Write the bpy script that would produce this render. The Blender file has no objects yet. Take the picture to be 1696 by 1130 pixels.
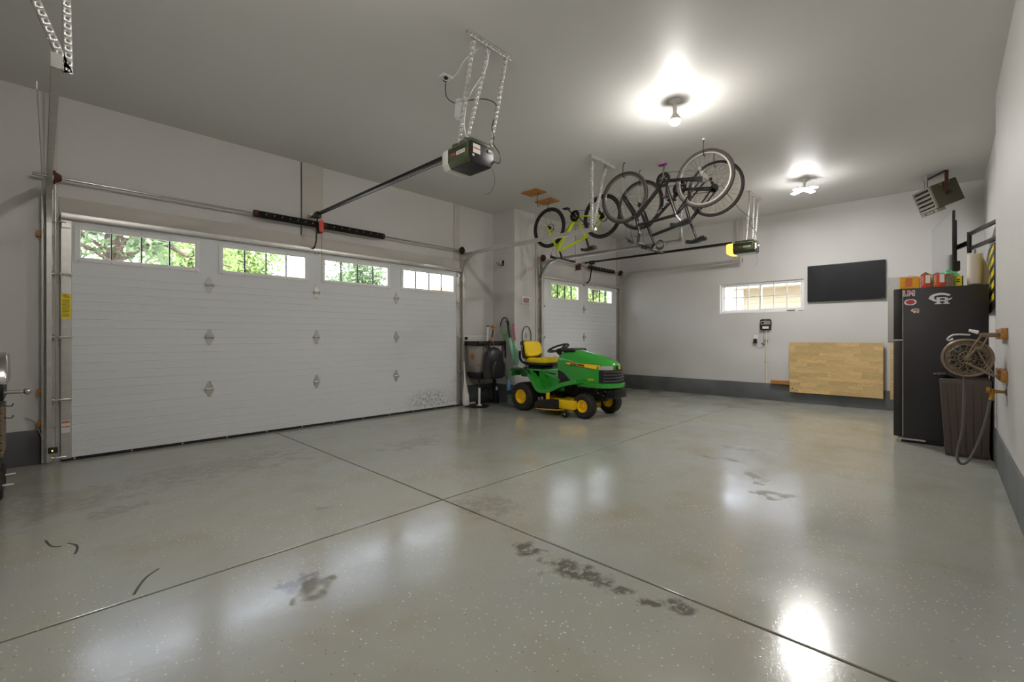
import bpy, bmesh, math, random
from mathutils import Vector, Matrix, Quaternion
random.seed(11)
SC = bpy.context.scene
COL = SC.collection
V = Vector
PI = math.pi

# ------------------------------------------------------------------ camera
cam_d = bpy.data.cameras.new('camera'); cam = bpy.data.objects.new('camera', cam_d)
COL.objects.link(cam); SC.camera = cam
cam_d.sensor_width = 36.0; cam_d.lens = 36.0 * 749.06 / 1696.0
cam_d.shift_y = -6.0 / 1696.0; cam_d.clip_start = 0.02; cam_d.clip_end = 500
cam.location = (0, 0, 1.216)
cam.rotation_euler = (PI / 2, 0, math.radians(43.76 - 90))

# ------------------------------------------------------------------ world, sun, exposure
W = bpy.data.worlds.new('sky'); SC.world = W; W.use_nodes = True
nt = W.node_tree; nt.nodes.clear()
wo = nt.nodes.new('ShaderNodeOutputWorld'); bg = nt.nodes.new('ShaderNodeBackground')
sky = nt.nodes.new('ShaderNodeTexSky'); sky.sky_type = 'NISHITA'; sky.sun_disc = False
sky.sun_elevation = math.radians(52); sky.sun_rotation = math.radians(200); sky.dust_density = 2.5; sky.air_density = 1.0
hsv = nt.nodes.new('ShaderNodeHueSaturation'); hsv.inputs['Saturation'].default_value = 0.42
nt.links.new(sky.outputs[0], hsv.inputs['Color']); nt.links.new(hsv.outputs[0], bg.inputs[0])
bg.inputs[1].default_value = 1.55
nt.links.new(bg.outputs[0], wo.inputs[0])
sun_d = bpy.data.lights.new('sun', 'SUN'); sun_d.energy = 4.5; sun_d.angle = math.radians(0.6); sun_d.color = (1, 0.96, 0.88)
sun = bpy.data.objects.new('sun', sun_d); COL.objects.link(sun); sun.location = (4, -12, 20)
sun.rotation_euler = V((-0.25, 0.62, -0.95)).to_track_quat('-Z', 'Y').to_euler()
LAMP = 900.0            # radiance of the bulbs
vs = SC.view_settings
vs.view_transform = 'Standard'; vs.look = 'None'; vs.gamma = 1.0; vs.use_curve_mapping = False
vs.exposure = 0.26

# ------------------------------------------------------------------ helpers
def lin(h):
    h = h.lstrip('#'); r = []
    for i in (0, 2, 4):
        c = int(h[i:i+2], 16) / 255; r.append(c / 12.92 if c <= .04045 else ((c + .055) / 1.055) ** 2.4)
    return (r[0], r[1], r[2], 1)

def mat(name, hexc, rough=.5, metal=0, noise=0, nscale=8, bump=0, bscale=60, spec=.5, rnd=0, hex2=None, emit=0, coat=0, stretch=None):
    m = bpy.data.materials.new(name); m.use_nodes = True
    n = m.node_tree.nodes; l = m.node_tree.links; b = n['Principled BSDF']
    b.inputs['Base Color'].default_value = lin(hexc); b.inputs['Roughness'].default_value = rough
    b.inputs['Metallic'].default_value = metal; b.inputs['Specular IOR Level'].default_value = spec
    b.inputs['Coat Weight'].default_value = coat; b.inputs['Coat Roughness'].default_value = .08
    if emit:
        b.inputs['Emission Color'].default_value = lin(hexc); b.inputs['Emission Strength'].default_value = emit
    tc = n.new('ShaderNodeTexCoord'); src = tc.outputs['Object']
    if stretch:
        mp = n.new('ShaderNodeMapping'); mp.inputs['Scale'].default_value = stretch; l.new(src, mp.inputs[0]); src = mp.outputs[0]
    last = None
    if noise or hex2:
        t = n.new('ShaderNodeTexNoise'); t.inputs['Scale'].default_value = nscale; t.inputs['Detail'].default_value = 6
        l.new(src, t.inputs['Vector'])
        mx = n.new('ShaderNodeMix'); mx.data_type = 'RGBA'
        c = lin(hexc); c2 = lin(hex2) if hex2 else tuple(max(0, x * (1 - noise)) for x in c[:3]) + (1,)
        mx.inputs['A'].default_value = c; mx.inputs['B'].default_value = c2
        rp = n.new('ShaderNodeMapRange'); rp.inputs[1].default_value = .35; rp.inputs[2].default_value = .65
        l.new(t.outputs[0], rp.inputs[0]); l.new(rp.outputs[0], mx.inputs['Factor']); l.new(mx.outputs['Result'], b.inputs['Base Color'])
        last = mx.outputs['Result']
    if rnd:
        oi = n.new('ShaderNodeObjectInfo'); hs = n.new('ShaderNodeHueSaturation')
        mr = n.new('ShaderNodeMapRange'); mr.inputs[3].default_value = 1 - rnd; mr.inputs[4].default_value = 1 + rnd
        l.new(oi.outputs['Random'], mr.inputs[0]); l.new(mr.outputs[0], hs.inputs['Value'])
        if last: l.new(last, hs.inputs['Color'])
        else: hs.inputs['Color'].default_value = lin(hexc)
        l.new(hs.outputs[0], b.inputs['Base Color'])
    if bump:
        t2 = n.new('ShaderNodeTexNoise'); t2.inputs['Scale'].default_value = bscale; t2.inputs['Detail'].default_value = 3
        l.new(src, t2.inputs['Vector'])
        bp = n.new('ShaderNodeBump'); bp.inputs['Strength'].default_value = bump; bp.inputs['Distance'].default_value = .01
        l.new(t2.outputs[0], bp.inputs['Height']); l.new(bp.outputs[0], b.inputs['Normal'])
    return m

def glassmat(name, tint=(1, 1, 1, 1), ior=1.45, rough=0.0, alpha=None):
    m = bpy.data.materials.new(name); m.use_nodes = True
    n = m.node_tree.nodes; l = m.node_tree.links; n.remove(n['Principled BSDF']); o = n['Material Output']
    tr = n.new('ShaderNodeBsdfTransparent'); tr.inputs[0].default_value = tint
    gl = n.new('ShaderNodeBsdfGlossy'); gl.inputs['Roughness'].default_value = rough
    lw = n.new('ShaderNodeLayerWeight'); pw = n.new('ShaderNodeMath'); pw.operation = 'POWER'; pw.inputs[1].default_value = 5.0; l.new(lw.outputs['Facing'], pw.inputs[0])
    f0 = ((ior-1)/(ior+1))**2; fr = n.new('ShaderNodeMath'); fr.operation = 'MULTIPLY_ADD'; fr.inputs[1].default_value = 1-f0; fr.inputs[2].default_value = f0; l.new(pw.outputs[0], fr.inputs[0])
    mx = n.new('ShaderNodeMixShader'); l.new(fr.outputs[0], mx.inputs[0]); l.new(tr.outputs[0], mx.inputs[1]); l.new(gl.outputs[0], mx.inputs[2])
    if alpha is not None:
        df = n.new('ShaderNodeBsdfDiffuse'); df.inputs[0].default_value = tint
        m2 = n.new('ShaderNodeMixShader'); m2.inputs[0].default_value = alpha
        l.new(mx.outputs[0], m2.inputs[1]); l.new(df.outputs[0], m2.inputs[2]); l.new(m2.outputs[0], o.inputs[0])
    else: l.new(mx.outputs[0], o.inputs[0])
    return m

ORG = {}
def org(o): return ORG.get(o.name, V((0, 0, 0))) if o else V((0, 0, 0))

def tag(o, label=None, cat=None, group=None, kind=None):
    if label: o['label'] = label
    if cat: o['category'] = cat
    if group: o['group'] = group
    if kind: o['kind'] = kind
    return o

def thing(name, label, cat, loc=(0, 0, 0), group=None, M=None, kind=None):
    o = bpy.data.objects.new(name, None); COL.objects.link(o); o.empty_display_size = .1
    if M is not None: o.matrix_world = M; ORG[o.name] = V((0, 0, 0))
    else: o.location = loc; ORG[o.name] = V(loc)
    return tag(o, label, cat, group, kind)

class MB:
    def __init__(s): s.v = []; s.f = []
    def add(s, vs_, fs):
        k = len(s.v); s.v += [V(p) for p in vs_]; s.f += [[i + k for i in f] for f in fs]; return s
    def box(s, x0, x1, y0, y1, z0, z1):
        return s.add([(x0,y0,z0),(x1,y0,z0),(x1,y1,z0),(x0,y1,z0),(x0,y0,z1),(x1,y0,z1),(x1,y1,z1),(x0,y1,z1)],
                     [(0,3,2,1),(4,5,6,7),(0,1,5,4),(1,2,6,5),(2,3,7,6),(3,0,4,7)])
    def obox(s, c, size, u, v):
        u = V(u).normalized(); v = V(v); v = (v - u * v.dot(u)).normalized(); w = u.cross(v); c = V(c)
        a, b, d = size[0]/2, size[1]/2, size[2]/2
        return s.add([c + u*i*a + v*j*b + w*k*d for k in (-1,1) for i, j in ((-1,-1),(1,-1),(1,1),(-1,1))],
                     [(0,3,2,1),(4,5,6,7),(0,1,5,4),(1,2,6,5),(2,3,7,6),(3,0,4,7)])
    def bar(s, p0, p1, w, h, up=(0, 0, 1)):
        p0 = V(p0); p1 = V(p1); d = p1 - p0; u = V(up)
        if abs(d.normalized().dot(u)) > .99: u = V((1, 0, 0))
        return s.obox((p0 + p1) / 2, (d.length, w, h), d, d.cross(u))
    def ring(s, c, a, b, r, n):
        return [c + a * (math.cos(2*PI*i/n) * r) + b * (math.sin(2*PI*i/n) * r) for i in range(n)]
    @staticmethod
    def basis(d):
        d = V(d).normalized(); u = V((0, 0, 1)) if abs(d.z) < .9 else V((1, 0, 0))
        a = d.cross(u).normalized(); return a, d.cross(a).normalized()
    def loft(s, rings, cap=True, closed=False):
        n = len(rings[0]); vs_ = [p for r in rings for p in r]; fs = []
        m = len(rings)
        for i in range(m if closed else m - 1):
            j = (i + 1) % m
            for k in range(n): fs.append((i*n+k, i*n+(k+1)%n, j*n+(k+1)%n, j*n+k))
        if cap and not closed: fs.append(tuple(range(n-1, -1, -1))); fs.append(tuple((m-1)*n + k for k in range(n)))
        return s.add(vs_, fs)
    def cyl(s, p0, p1, r, r2=None, n=12):
        p0 = V(p0); p1 = V(p1); a, b = s.basis(p1 - p0)
        return s.loft([s.ring(p0, a, b, r, n), s.ring(p1, a, b, r if r2 is None else r2, n)])
    def tube(s, pts, r, n=8, closed=False, radii=None):
        pts = [V(p) for p in pts]; m = len(pts); rings = []; a = None
        for i, p in enumerate(pts):
            if closed: d = pts[(i+1) % m] - pts[i-1]
            else: d = pts[min(i+1, m-1)] - pts[max(i-1, 0)]
            d.normalize()
            if a is None: a, b = s.basis(d)
            else:
                a = (a - d * a.dot(d))
                a = a.normalized() if a.length > 1e-6 else s.basis(d)[0]
                b = d.cross(a)
            rings.append(s.ring(p, a, b, radii[i] if radii else r, n))
        return s.loft(rings, not closed, closed)
    def sweep(s, pts, prof, side=(1, 0, 0), cap=True, closed=False):
        sd = V(side).normalized(); pts = [V(p) for p in pts]; m = len(pts); rings = []
        for i, p in enumerate(pts):
            d = (pts[(i+1) % m] - pts[i-1]) if closed else (pts[min(i+1, m-1)] - pts[max(i-1, 0)])
            nn = sd.cross(d).normalized(); rings.append([p + sd*q[0] + nn*q[1] for q in prof])
        return s.loft(rings, cap, closed)
    def lathe(s, prof, p=(0,0,0), axis=(0,0,1), n=24, closed=False, cap=True):
        p = V(p); ax = V(axis).normalized(); a, b = s.basis(ax)
        return s.loft([s.ring(p + ax*h, a, b, max(r, 1e-4), n) for r, h in prof], cap and not closed, closed)
    def torus(s, c, axis, R, r, n=40, m=8):
        a, b = s.basis(axis); c = V(c)
        return s.tube([c + a*math.cos(2*PI*i/n)*R + b*math.sin(2*PI*i/n)*R for i in range(n)], r, m, True)
    def prism(s, poly, o, u, v, depth):
        o = V(o); u = V(u); v = V(v); w = u.cross(v).normalized() * depth; n = len(poly)
        a = [o + u*x + v*y for x, y in poly]; b = [p + w for p in a]
        return s.add(a + b, [tuple(range(n-1, -1, -1)), tuple(range(n, 2*n))] + [(i, (i+1) % n, n+(i+1) % n, n+i) for i in range(n)])
    def sphere(s, c, r, n=16, m=10, sc=(1,1,1)):
        c = V(c); rings = []
        for j in range(m + 1):
            t = PI * j / m; rr = max(math.sin(t), 1e-3) * r
            rings.append([c + V((math.cos(2*PI*i/n)*rr*sc[0], math.sin(2*PI*i/n)*rr*sc[1], -math.cos(t)*r*sc[2])) for i in range(n)])
        return s.loft(rings)
    def flange(s, p0, p1, side, w, pitch=.04, hole=.0066):
        # a flat strip with a row of round holes
        p0 = V(p0); p1 = V(p1); d = (p1 - p0); L = d.length; d.normalize(); sd = V(side); sd = (sd - d*sd.dot(d)).normalized()
        n = max(1, round(L / pitch)); h = L / n
        for i in range(n):
            c = p0 + d*(h*(i+.5)) + sd*(w/2)
            o = [c + d*(x*h/2) + sd*(y*w/2) for x, y in ((1,0),(1,1),(0,1),(-1,1),(-1,0),(-1,-1),(0,-1),(1,-1))]
            q = [c + d*math.cos(k*PI/4)*hole*1.15 + sd*math.sin(k*PI/4)*hole for k in range(8)]
            s.add(o + q, [(k, (k+1) % 8, 8+(k+1) % 8, 8+k) for k in range(8)])
        return s
    def build(s, name, m, parent=None, bevel=0, seg=2, sharp=38, subsurf=0, solid=0, flat=False, label=None, kind=None):
        lo = V((min(p[i] for p in s.v) for i in range(3))); hi = V((max(p[i] for p in s.v) for i in range(3)))
        base = V(((lo.x+hi.x)/2, (lo.y+hi.y)/2, lo.z))
        bm = bmesh.new(); vv = [bm.verts.new(p - base) for p in s.v]
        for f in s.f:
            try: bm.faces.new([vv[i] for i in f])
            except ValueError: pass
        bmesh.ops.recalc_face_normals(bm, faces=bm.faces)
        if bevel:
            ed = [e for e in bm.edges if len(e.link_faces) == 2 and e.calc_face_angle(0) > math.radians(28)]
            bmesh.ops.bevel(bm, geom=ed, offset=bevel, segments=seg, profile=.5, affect='EDGES', clamp_overlap=True)
        for e in bm.edges:
            if len(e.link_faces) == 2 and e.calc_face_angle(0) > math.radians(sharp): e.smooth = False
        for f in bm.faces: f.smooth = not flat
        me = bpy.data.meshes.new(name); bm.to_mesh(me); bm.free()
        o = bpy.data.objects.new(name, me); COL.objects.link(o); me.materials.append(m)
        if parent: o.parent = parent
        o.location = base - org(parent); ORG[o.name] = base
        if solid:
            md = o.modifiers.new('thickness', 'SOLIDIFY'); md.thickness = solid; md.offset = 0
        if subsurf:
            md = o.modifiers.new('smooth', 'SUBSURF'); md.levels = subsurf; md.render_levels = subsurf
        return tag(o, label, None, None, kind)

def place(src, delta, parent, name=None):
    # another object that shares the mesh of src, moved by delta from it
    o = src.copy(); COL.objects.link(o); o.parent = parent
    w = ORG[src.name] + V(delta); ORG[o.name] = w; o.location = w - org(parent); return o

def text(s, size, o, u, v, m, parent, name='lettering', ext=.001, off=0, shear=0, align='CENTER', space=1.0):
    cu = bpy.data.curves.new('t', 'FONT'); cu.body = s; cu.size = size; cu.extrude = ext; cu.offset = off; cu.shear = shear
    cu.align_x = align; cu.align_y = 'CENTER'; cu.space_character = space; cu.resolution_u = 3
    t = bpy.data.objects.new('t', cu); COL.objects.link(t)
    me = bpy.data.meshes.new_from_object(t.evaluated_get(bpy.context.evaluated_depsgraph_get())); me.name = name
    bpy.data.objects.remove(t); bpy.data.curves.remove(cu)
    u = V(u).normalized(); v = V(v).normalized(); w = u.cross(v)
    R = Matrix((u, v, w)).transposed().to_4x4(); me.transform(R)
    ob = bpy.data.objects.new(name, me); COL.objects.link(ob); me.materials.clear(); me.materials.append(m)
    if parent: ob.parent = parent
    ob.location = V(o) - org(parent); ORG[ob.name] = V(o); return ob

def glyphs(n, w, h, o, u, v, m, parent, name='faint_print', seed=3):
    # a row of small unreadable printed strokes, w wide and h high, centred on o
    R = random.Random(seed); u = V(u).normalized(); v = V(v).normalized(); o = V(o); mb = MB(); st = w/n
    for i in range(n):
        c = o + u*(-w/2 + st*(i+.5)); k_ = R.randint(0, 3); q = u.cross(v)
        if k_ != 1: mb.obox(c - u*st*.28, (st*.2, h, .0006), u, v)
        if k_ != 2: mb.obox(c + u*st*.22, (st*.2, h*.9, .0006), u, v)
        mb.obox(c + v*h*R.choice((-.4, 0, .4)), (st*.7, h*.2, .0006), u, v)
    return mb.build(name, m, parent, flat=True)

def arc(c, r, a0, a1, n, u, v):
    c = V(c); u = V(u); v = V(v)
    return [c + u*math.cos(a0+(a1-a0)*i/n)*r + v*math.sin(a0+(a1-a0)*i/n)*r for i in range(n+1)]
def bez(p0, p1, p2, p3, n=12):
    p0, p1, p2, p3 = V(p0), V(p1), V(p2), V(p3)
    return [p0*(1-t)**3 + p1*3*t*(1-t)**2 + p2*3*t*t*(1-t) + p3*t**3 for t in [i/n for i in range(n+1)]]
def spline(pts, n=6):
    pts = [V(p) for p in pts]; out = []
    for i in range(len(pts)-1):
        a = pts[max(i-1, 0)]; b = pts[i]; c = pts[i+1]; d = pts[min(i+2, len(pts)-1)]
        for k in range(n):
            t = k/n; out.append(.5*((2*b) + (c-a)*t + (2*a-5*b+4*c-d)*t*t + (3*b-a-3*c+d)*t**3))
    return out + [pts[-1]]

# ------------------------------------------------------------------ materials
M = {}
M['wall'] = mat('wall_paint', '#d5d3d0', .55, bump=.04, bscale=90, noise=.05, nscale=.8)
M['ceil'] = mat('ceiling_paint', '#dbdad7', .5, bump=.03, bscale=70, noise=.05, nscale=.5, spec=.4)
M['trimp'] = mat('painted_board', '#cbc6be', .55, noise=.06, nscale=3)
M['curb'] = mat('painted_concrete', '#6b6e6e', .6, noise=.25, nscale=2.5, bump=.15, bscale=30)
M['curb2'] = mat('painted_concrete_violet', '#605d62', .6, noise=.3, nscale=3, bump=.15, bscale=30)
M['door'] = mat('door_white', '#e2e4e6', .5, bump=.12, bscale=120, stretch=(1.6, 1, .25))
def door_dirt(m):
    n = m.node_tree.nodes; l = m.node_tree.links; b = n['Principled BSDF']; g = n.new('ShaderNodeNewGeometry')
    mp = n.new('ShaderNodeMapping'); mp.vector_type = 'TEXTURE'; mp.inputs['Location'].default_value = (4.55, 6.241, .16); mp.inputs['Scale'].default_value = (.6, 5, .22); l.new(g.outputs['Position'], mp.inputs[0])
    ln = n.new('ShaderNodeVectorMath'); ln.operation = 'LENGTH'; l.new(mp.outputs[0], ln.inputs[0])
    r = n.new('ShaderNodeMapRange'); r.inputs[1].default_value = 1; r.inputs[2].default_value = .2; l.new(ln.outputs['Value'], r.inputs[0])
    t = n.new('ShaderNodeTexNoise'); t.inputs['Scale'].default_value = 26; t.inputs['Detail'].default_value = 6; l.new(g.outputs['Position'], t.inputs['Vector'])
    r2 = n.new('ShaderNodeMapRange'); r2.inputs[1].default_value = .42; r2.inputs[2].default_value = .66; r2.inputs[4].default_value = .8; l.new(t.outputs[0], r2.inputs[0])
    mu = n.new('ShaderNodeMath'); mu.operation = 'MULTIPLY'; mu.use_clamp = True; l.new(r.outputs[0], mu.inputs[0]); l.new(r2.outputs[0], mu.inputs[1])
    mx = n.new('ShaderNodeMix'); mx.data_type = 'RGBA'; mx.inputs['A'].default_value = b.inputs['Base Color'].default_value; mx.inputs['B'].default_value = lin('#77736c')
    l.new(mu.outputs[0], mx.inputs['Factor']); l.new(mx.outputs['Result'], b.inputs['Base Color'])
door_dirt(M['door'])
M['white'] = mat('white_vinyl', '#eeeeec', .4)
M['galv'] = mat('galvanised_steel', '#cdcbc6', .36, .7, noise=.12, nscale=14)
M['galvw'] = mat('galvanised_pale', '#c9c8c4', .42, .6, noise=.12, nscale=20)
M['steel'] = mat('bright_steel', '#c9c7c2', .22, 1)
M['black'] = mat('black_rubber', '#18181a', .6)
M['blackp'] = mat('black_plastic', '#1d1c1c', .38)
M['blackm'] = mat('black_metal', '#242322', .35, .5)
M['spring'] = mat('oiled_spring', '#2b2724', .45, .5, bump=.5, bscale=3)
M['rust'] = mat('red_brown_cone', '#5a3426', .6, .3)
M['glass'] = glassmat('window_glass')
M['green_op'] = mat('opener_green', '#4a5138', .4)
M['lens'] = mat('opener_lens', '#d8d6ce', .4)
M['lens_on'] = mat('opener_lens_lit', '#ffb43c', .4, emit=3.2)
M['paper'] = mat('paper_label', '#e8e6e0', .6)
M['orange'] = mat('orange_print', '#d2703a', .6)
M['red'] = mat('red_plastic', '#e0493c', .45)
M['wood'] = mat('plywood', '#c98a35', .5, hex2='#a96a22', nscale=6, stretch=(1, 6, 6))
M['cleat'] = mat('stained_lumber', '#c08a42', .4, hex2='#96602a', nscale=9, stretch=(1, 8, 8))
M['stave'] = mat('butcher_block', '#dfc48f', .42, hex2='#c9a468', nscale=9, rnd=.16, stretch=(3, 1.2, 14))
M['yellow'] = mat('safety_yellow', '#f2d90a', .45)
M['jdgreen'] = mat('mower_green', '#33a234', .25, coat=.5)
M['jdyellow'] = mat('mower_yellow', '#ffd10e', .35)
M['seat'] = mat('seat_yellow', '#ffdb12', .45, bump=.05, bscale=200)
M['tire'] = mat('tyre_rubber', '#2c2825', .7, bump=.6, bscale=90)
M['dark'] = mat('dark_underframe', '#1a1918', .5, .3, noise=.3, nscale=30)
M['lime'] = mat('lime_paint', '#d2ee14', .3, coat=.4)
M['tyre_b'] = mat('bicycle_tyre', '#2b2826', .65)
M['tyre_k'] = mat('bicycle_tyre_grey', '#38332f', .65)
M['rim'] = mat('rim_black', '#2a2724', .35, .6)
M['rims'] = mat('rim_silver', '#8f8a83', .35, .9)
M['spoke'] = mat('spoke_steel', '#6d6a66', .35, .9)
M['bframe'] = mat('bicycle_black', '#1c1917', .33, coat=.2)
M['purple'] = mat('purple_anodised', '#9b5d8e', .35, .5)
M['fridge'] = mat('fridge_black', '#262224', .33, bump=.25, bscale=330)
M['sticker_w'] = mat('sticker_white', '#e4e2ea', .5)
M['sticker_r'] = mat('sticker_red', '#c23a34', .5)
M['sticker_c'] = mat('sticker_cream', '#f0d9c6', .5)
M['boxy'] = mat('carton_yellow', '#f2ab17', .55, noise=.12, nscale=20)
M['boxo'] = mat('carton_orange', '#e2551c', .55, noise=.12, nscale=20)
M['boxb'] = mat('carton_brown', '#8f7a64', .6, noise=.45, nscale=30)
M['bagg'] = glassmat('green_bag', (.35, .85, .5, 1), 1.4, .15, .5)
M['bagb'] = glassmat('blue_bag', (.4, .62, .92, 1), 1.4, .15, .5)
M['bagc'] = glassmat('clear_bag', (.93, .93, .93, 1), 1.45, .12, .22)
M['towel'] = mat('paper_towel', '#d9d0cb', .8, bump=.1, bscale=150)
M['screen'] = mat('tv_screen', '#1a1b1d', .12)
M['screen_m'] = mat('tv_screen_matt', '#1b1d1f', .42, spec=.25)
M['heater'] = mat('heater_olive', '#4a4530', .45)
M['heaterg'] = mat('heater_grey', '#8d887c', .45)
M['brown'] = mat('brown_resin', '#4f433d', .5, bump=.3, bscale=60, stretch=(1, 1, .2))
M['bronze'] = mat('bronze_casting', '#8d7c66', .45, .45, noise=.2, nscale=20)
M['brass'] = mat('brass', '#b98a3a', .35, .8)
M['hose'] = mat('hose_grey', '#5f5a58', .5)
M['blue'] = mat('blue_plastic', '#2c4fb0', .4)
M['sky_blue'] = mat('light_blue_plastic', '#6fb4dc', .4)
M['mint'] = mat('mint_paint', '#a8ecc8', .35)
M['gr'] = mat('bright_green', '#5cc43c', .4)
M['pink'] = mat('pink_grip', '#ea5a88', .6)
M['ball_o'] = mat('basketball_orange', '#c25a26', .6, bump=.3, bscale=300)
M['ball_g'] = mat('ball_green', '#8fbf4a', .8)
M['ball_p'] = mat('ball_pink', '#d0606a', .8)
M['net'] = glassmat('net_mesh', (.62, .58, .53, 1), 1.1, .4, .55)
M['tub'] = glassmat('clear_tub', (.72, .8, .84, 1), 1.4, .1, .22)
M['leather'] = mat('black_leather', '#2b2a2b', .34, bump=.35, bscale=28)
M['batwood'] = mat('bat_wood', '#c08b45', .4)
M['panel'] = mat('panel_grey', '#9b9891', .5)
M['siding'] = mat('beige_siding', '#a89e88', .6, bump=.1, bscale=40)
M['shingle'] = mat('pale_shingles', '#85838a', .9, noise=.4, nscale=14, bump=.6, bscale=30)
M['fascia'] = mat('fascia_white', '#c4c3c0', .5)
M['drive'] = mat('driveway', '#b9b4aa', .8, noise=.2, nscale=2)
M['bark'] = mat('bark', '#4e4238', .9, noise=.4, nscale=12)
M['redroof'] = mat('terracotta_roof', '#c8643f', .8, noise=.3, nscale=6)
M['led'] = mat('green_led', '#c8ff3c', .4, emit=4)
M['bulb'] = mat('lit_bulb', '#fffaf4', .5, emit=LAMP)
M['bar_grey'] = mat('grille_grey', '#55535a', .35, .3)
M['led_panel'] = mat('lit_led_panel', '#fffdfb', .5, emit=LAMP*.42)
M['socket'] = mat('porcelain', '#e6e3dc', .35)
def leafmat(name, a, b):
    m = bpy.data.materials.new(name); m.use_nodes = True; n = m.node_tree.nodes; l = m.node_tree.links
    p = n['Principled BSDF']; p.inputs['Roughness'].default_value = .55
    g = n.new('ShaderNodeNewGeometry'); mx = n.new('ShaderNodeMix'); mx.data_type = 'RGBA'
    mx.inputs['A'].default_value = lin(a); mx.inputs['B'].default_value = lin(b); l.new(g.outputs['Random Per Island'], mx.inputs['Factor'])
    l.new(mx.outputs['Result'], p.inputs['Base Color'])
    tl = n.new('ShaderNodeBsdfTranslucent'); l.new(mx.outputs['Result'], tl.inputs[0])
    ms = n.new('ShaderNodeMixShader'); ms.inputs[0].default_value = .4
    l.new(p.outputs[0], ms.inputs[1]); l.new(tl.outputs[0], ms.inputs[2]); l.new(ms.outputs[0], n['Material Output'].inputs[0]); return m
M['leaf'] = leafmat('leaf_bright', '#5f7a44', '#93a866')
M['leaf2'] = leafmat('leaf_grey_green', '#52684a', '#7d936a')

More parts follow.
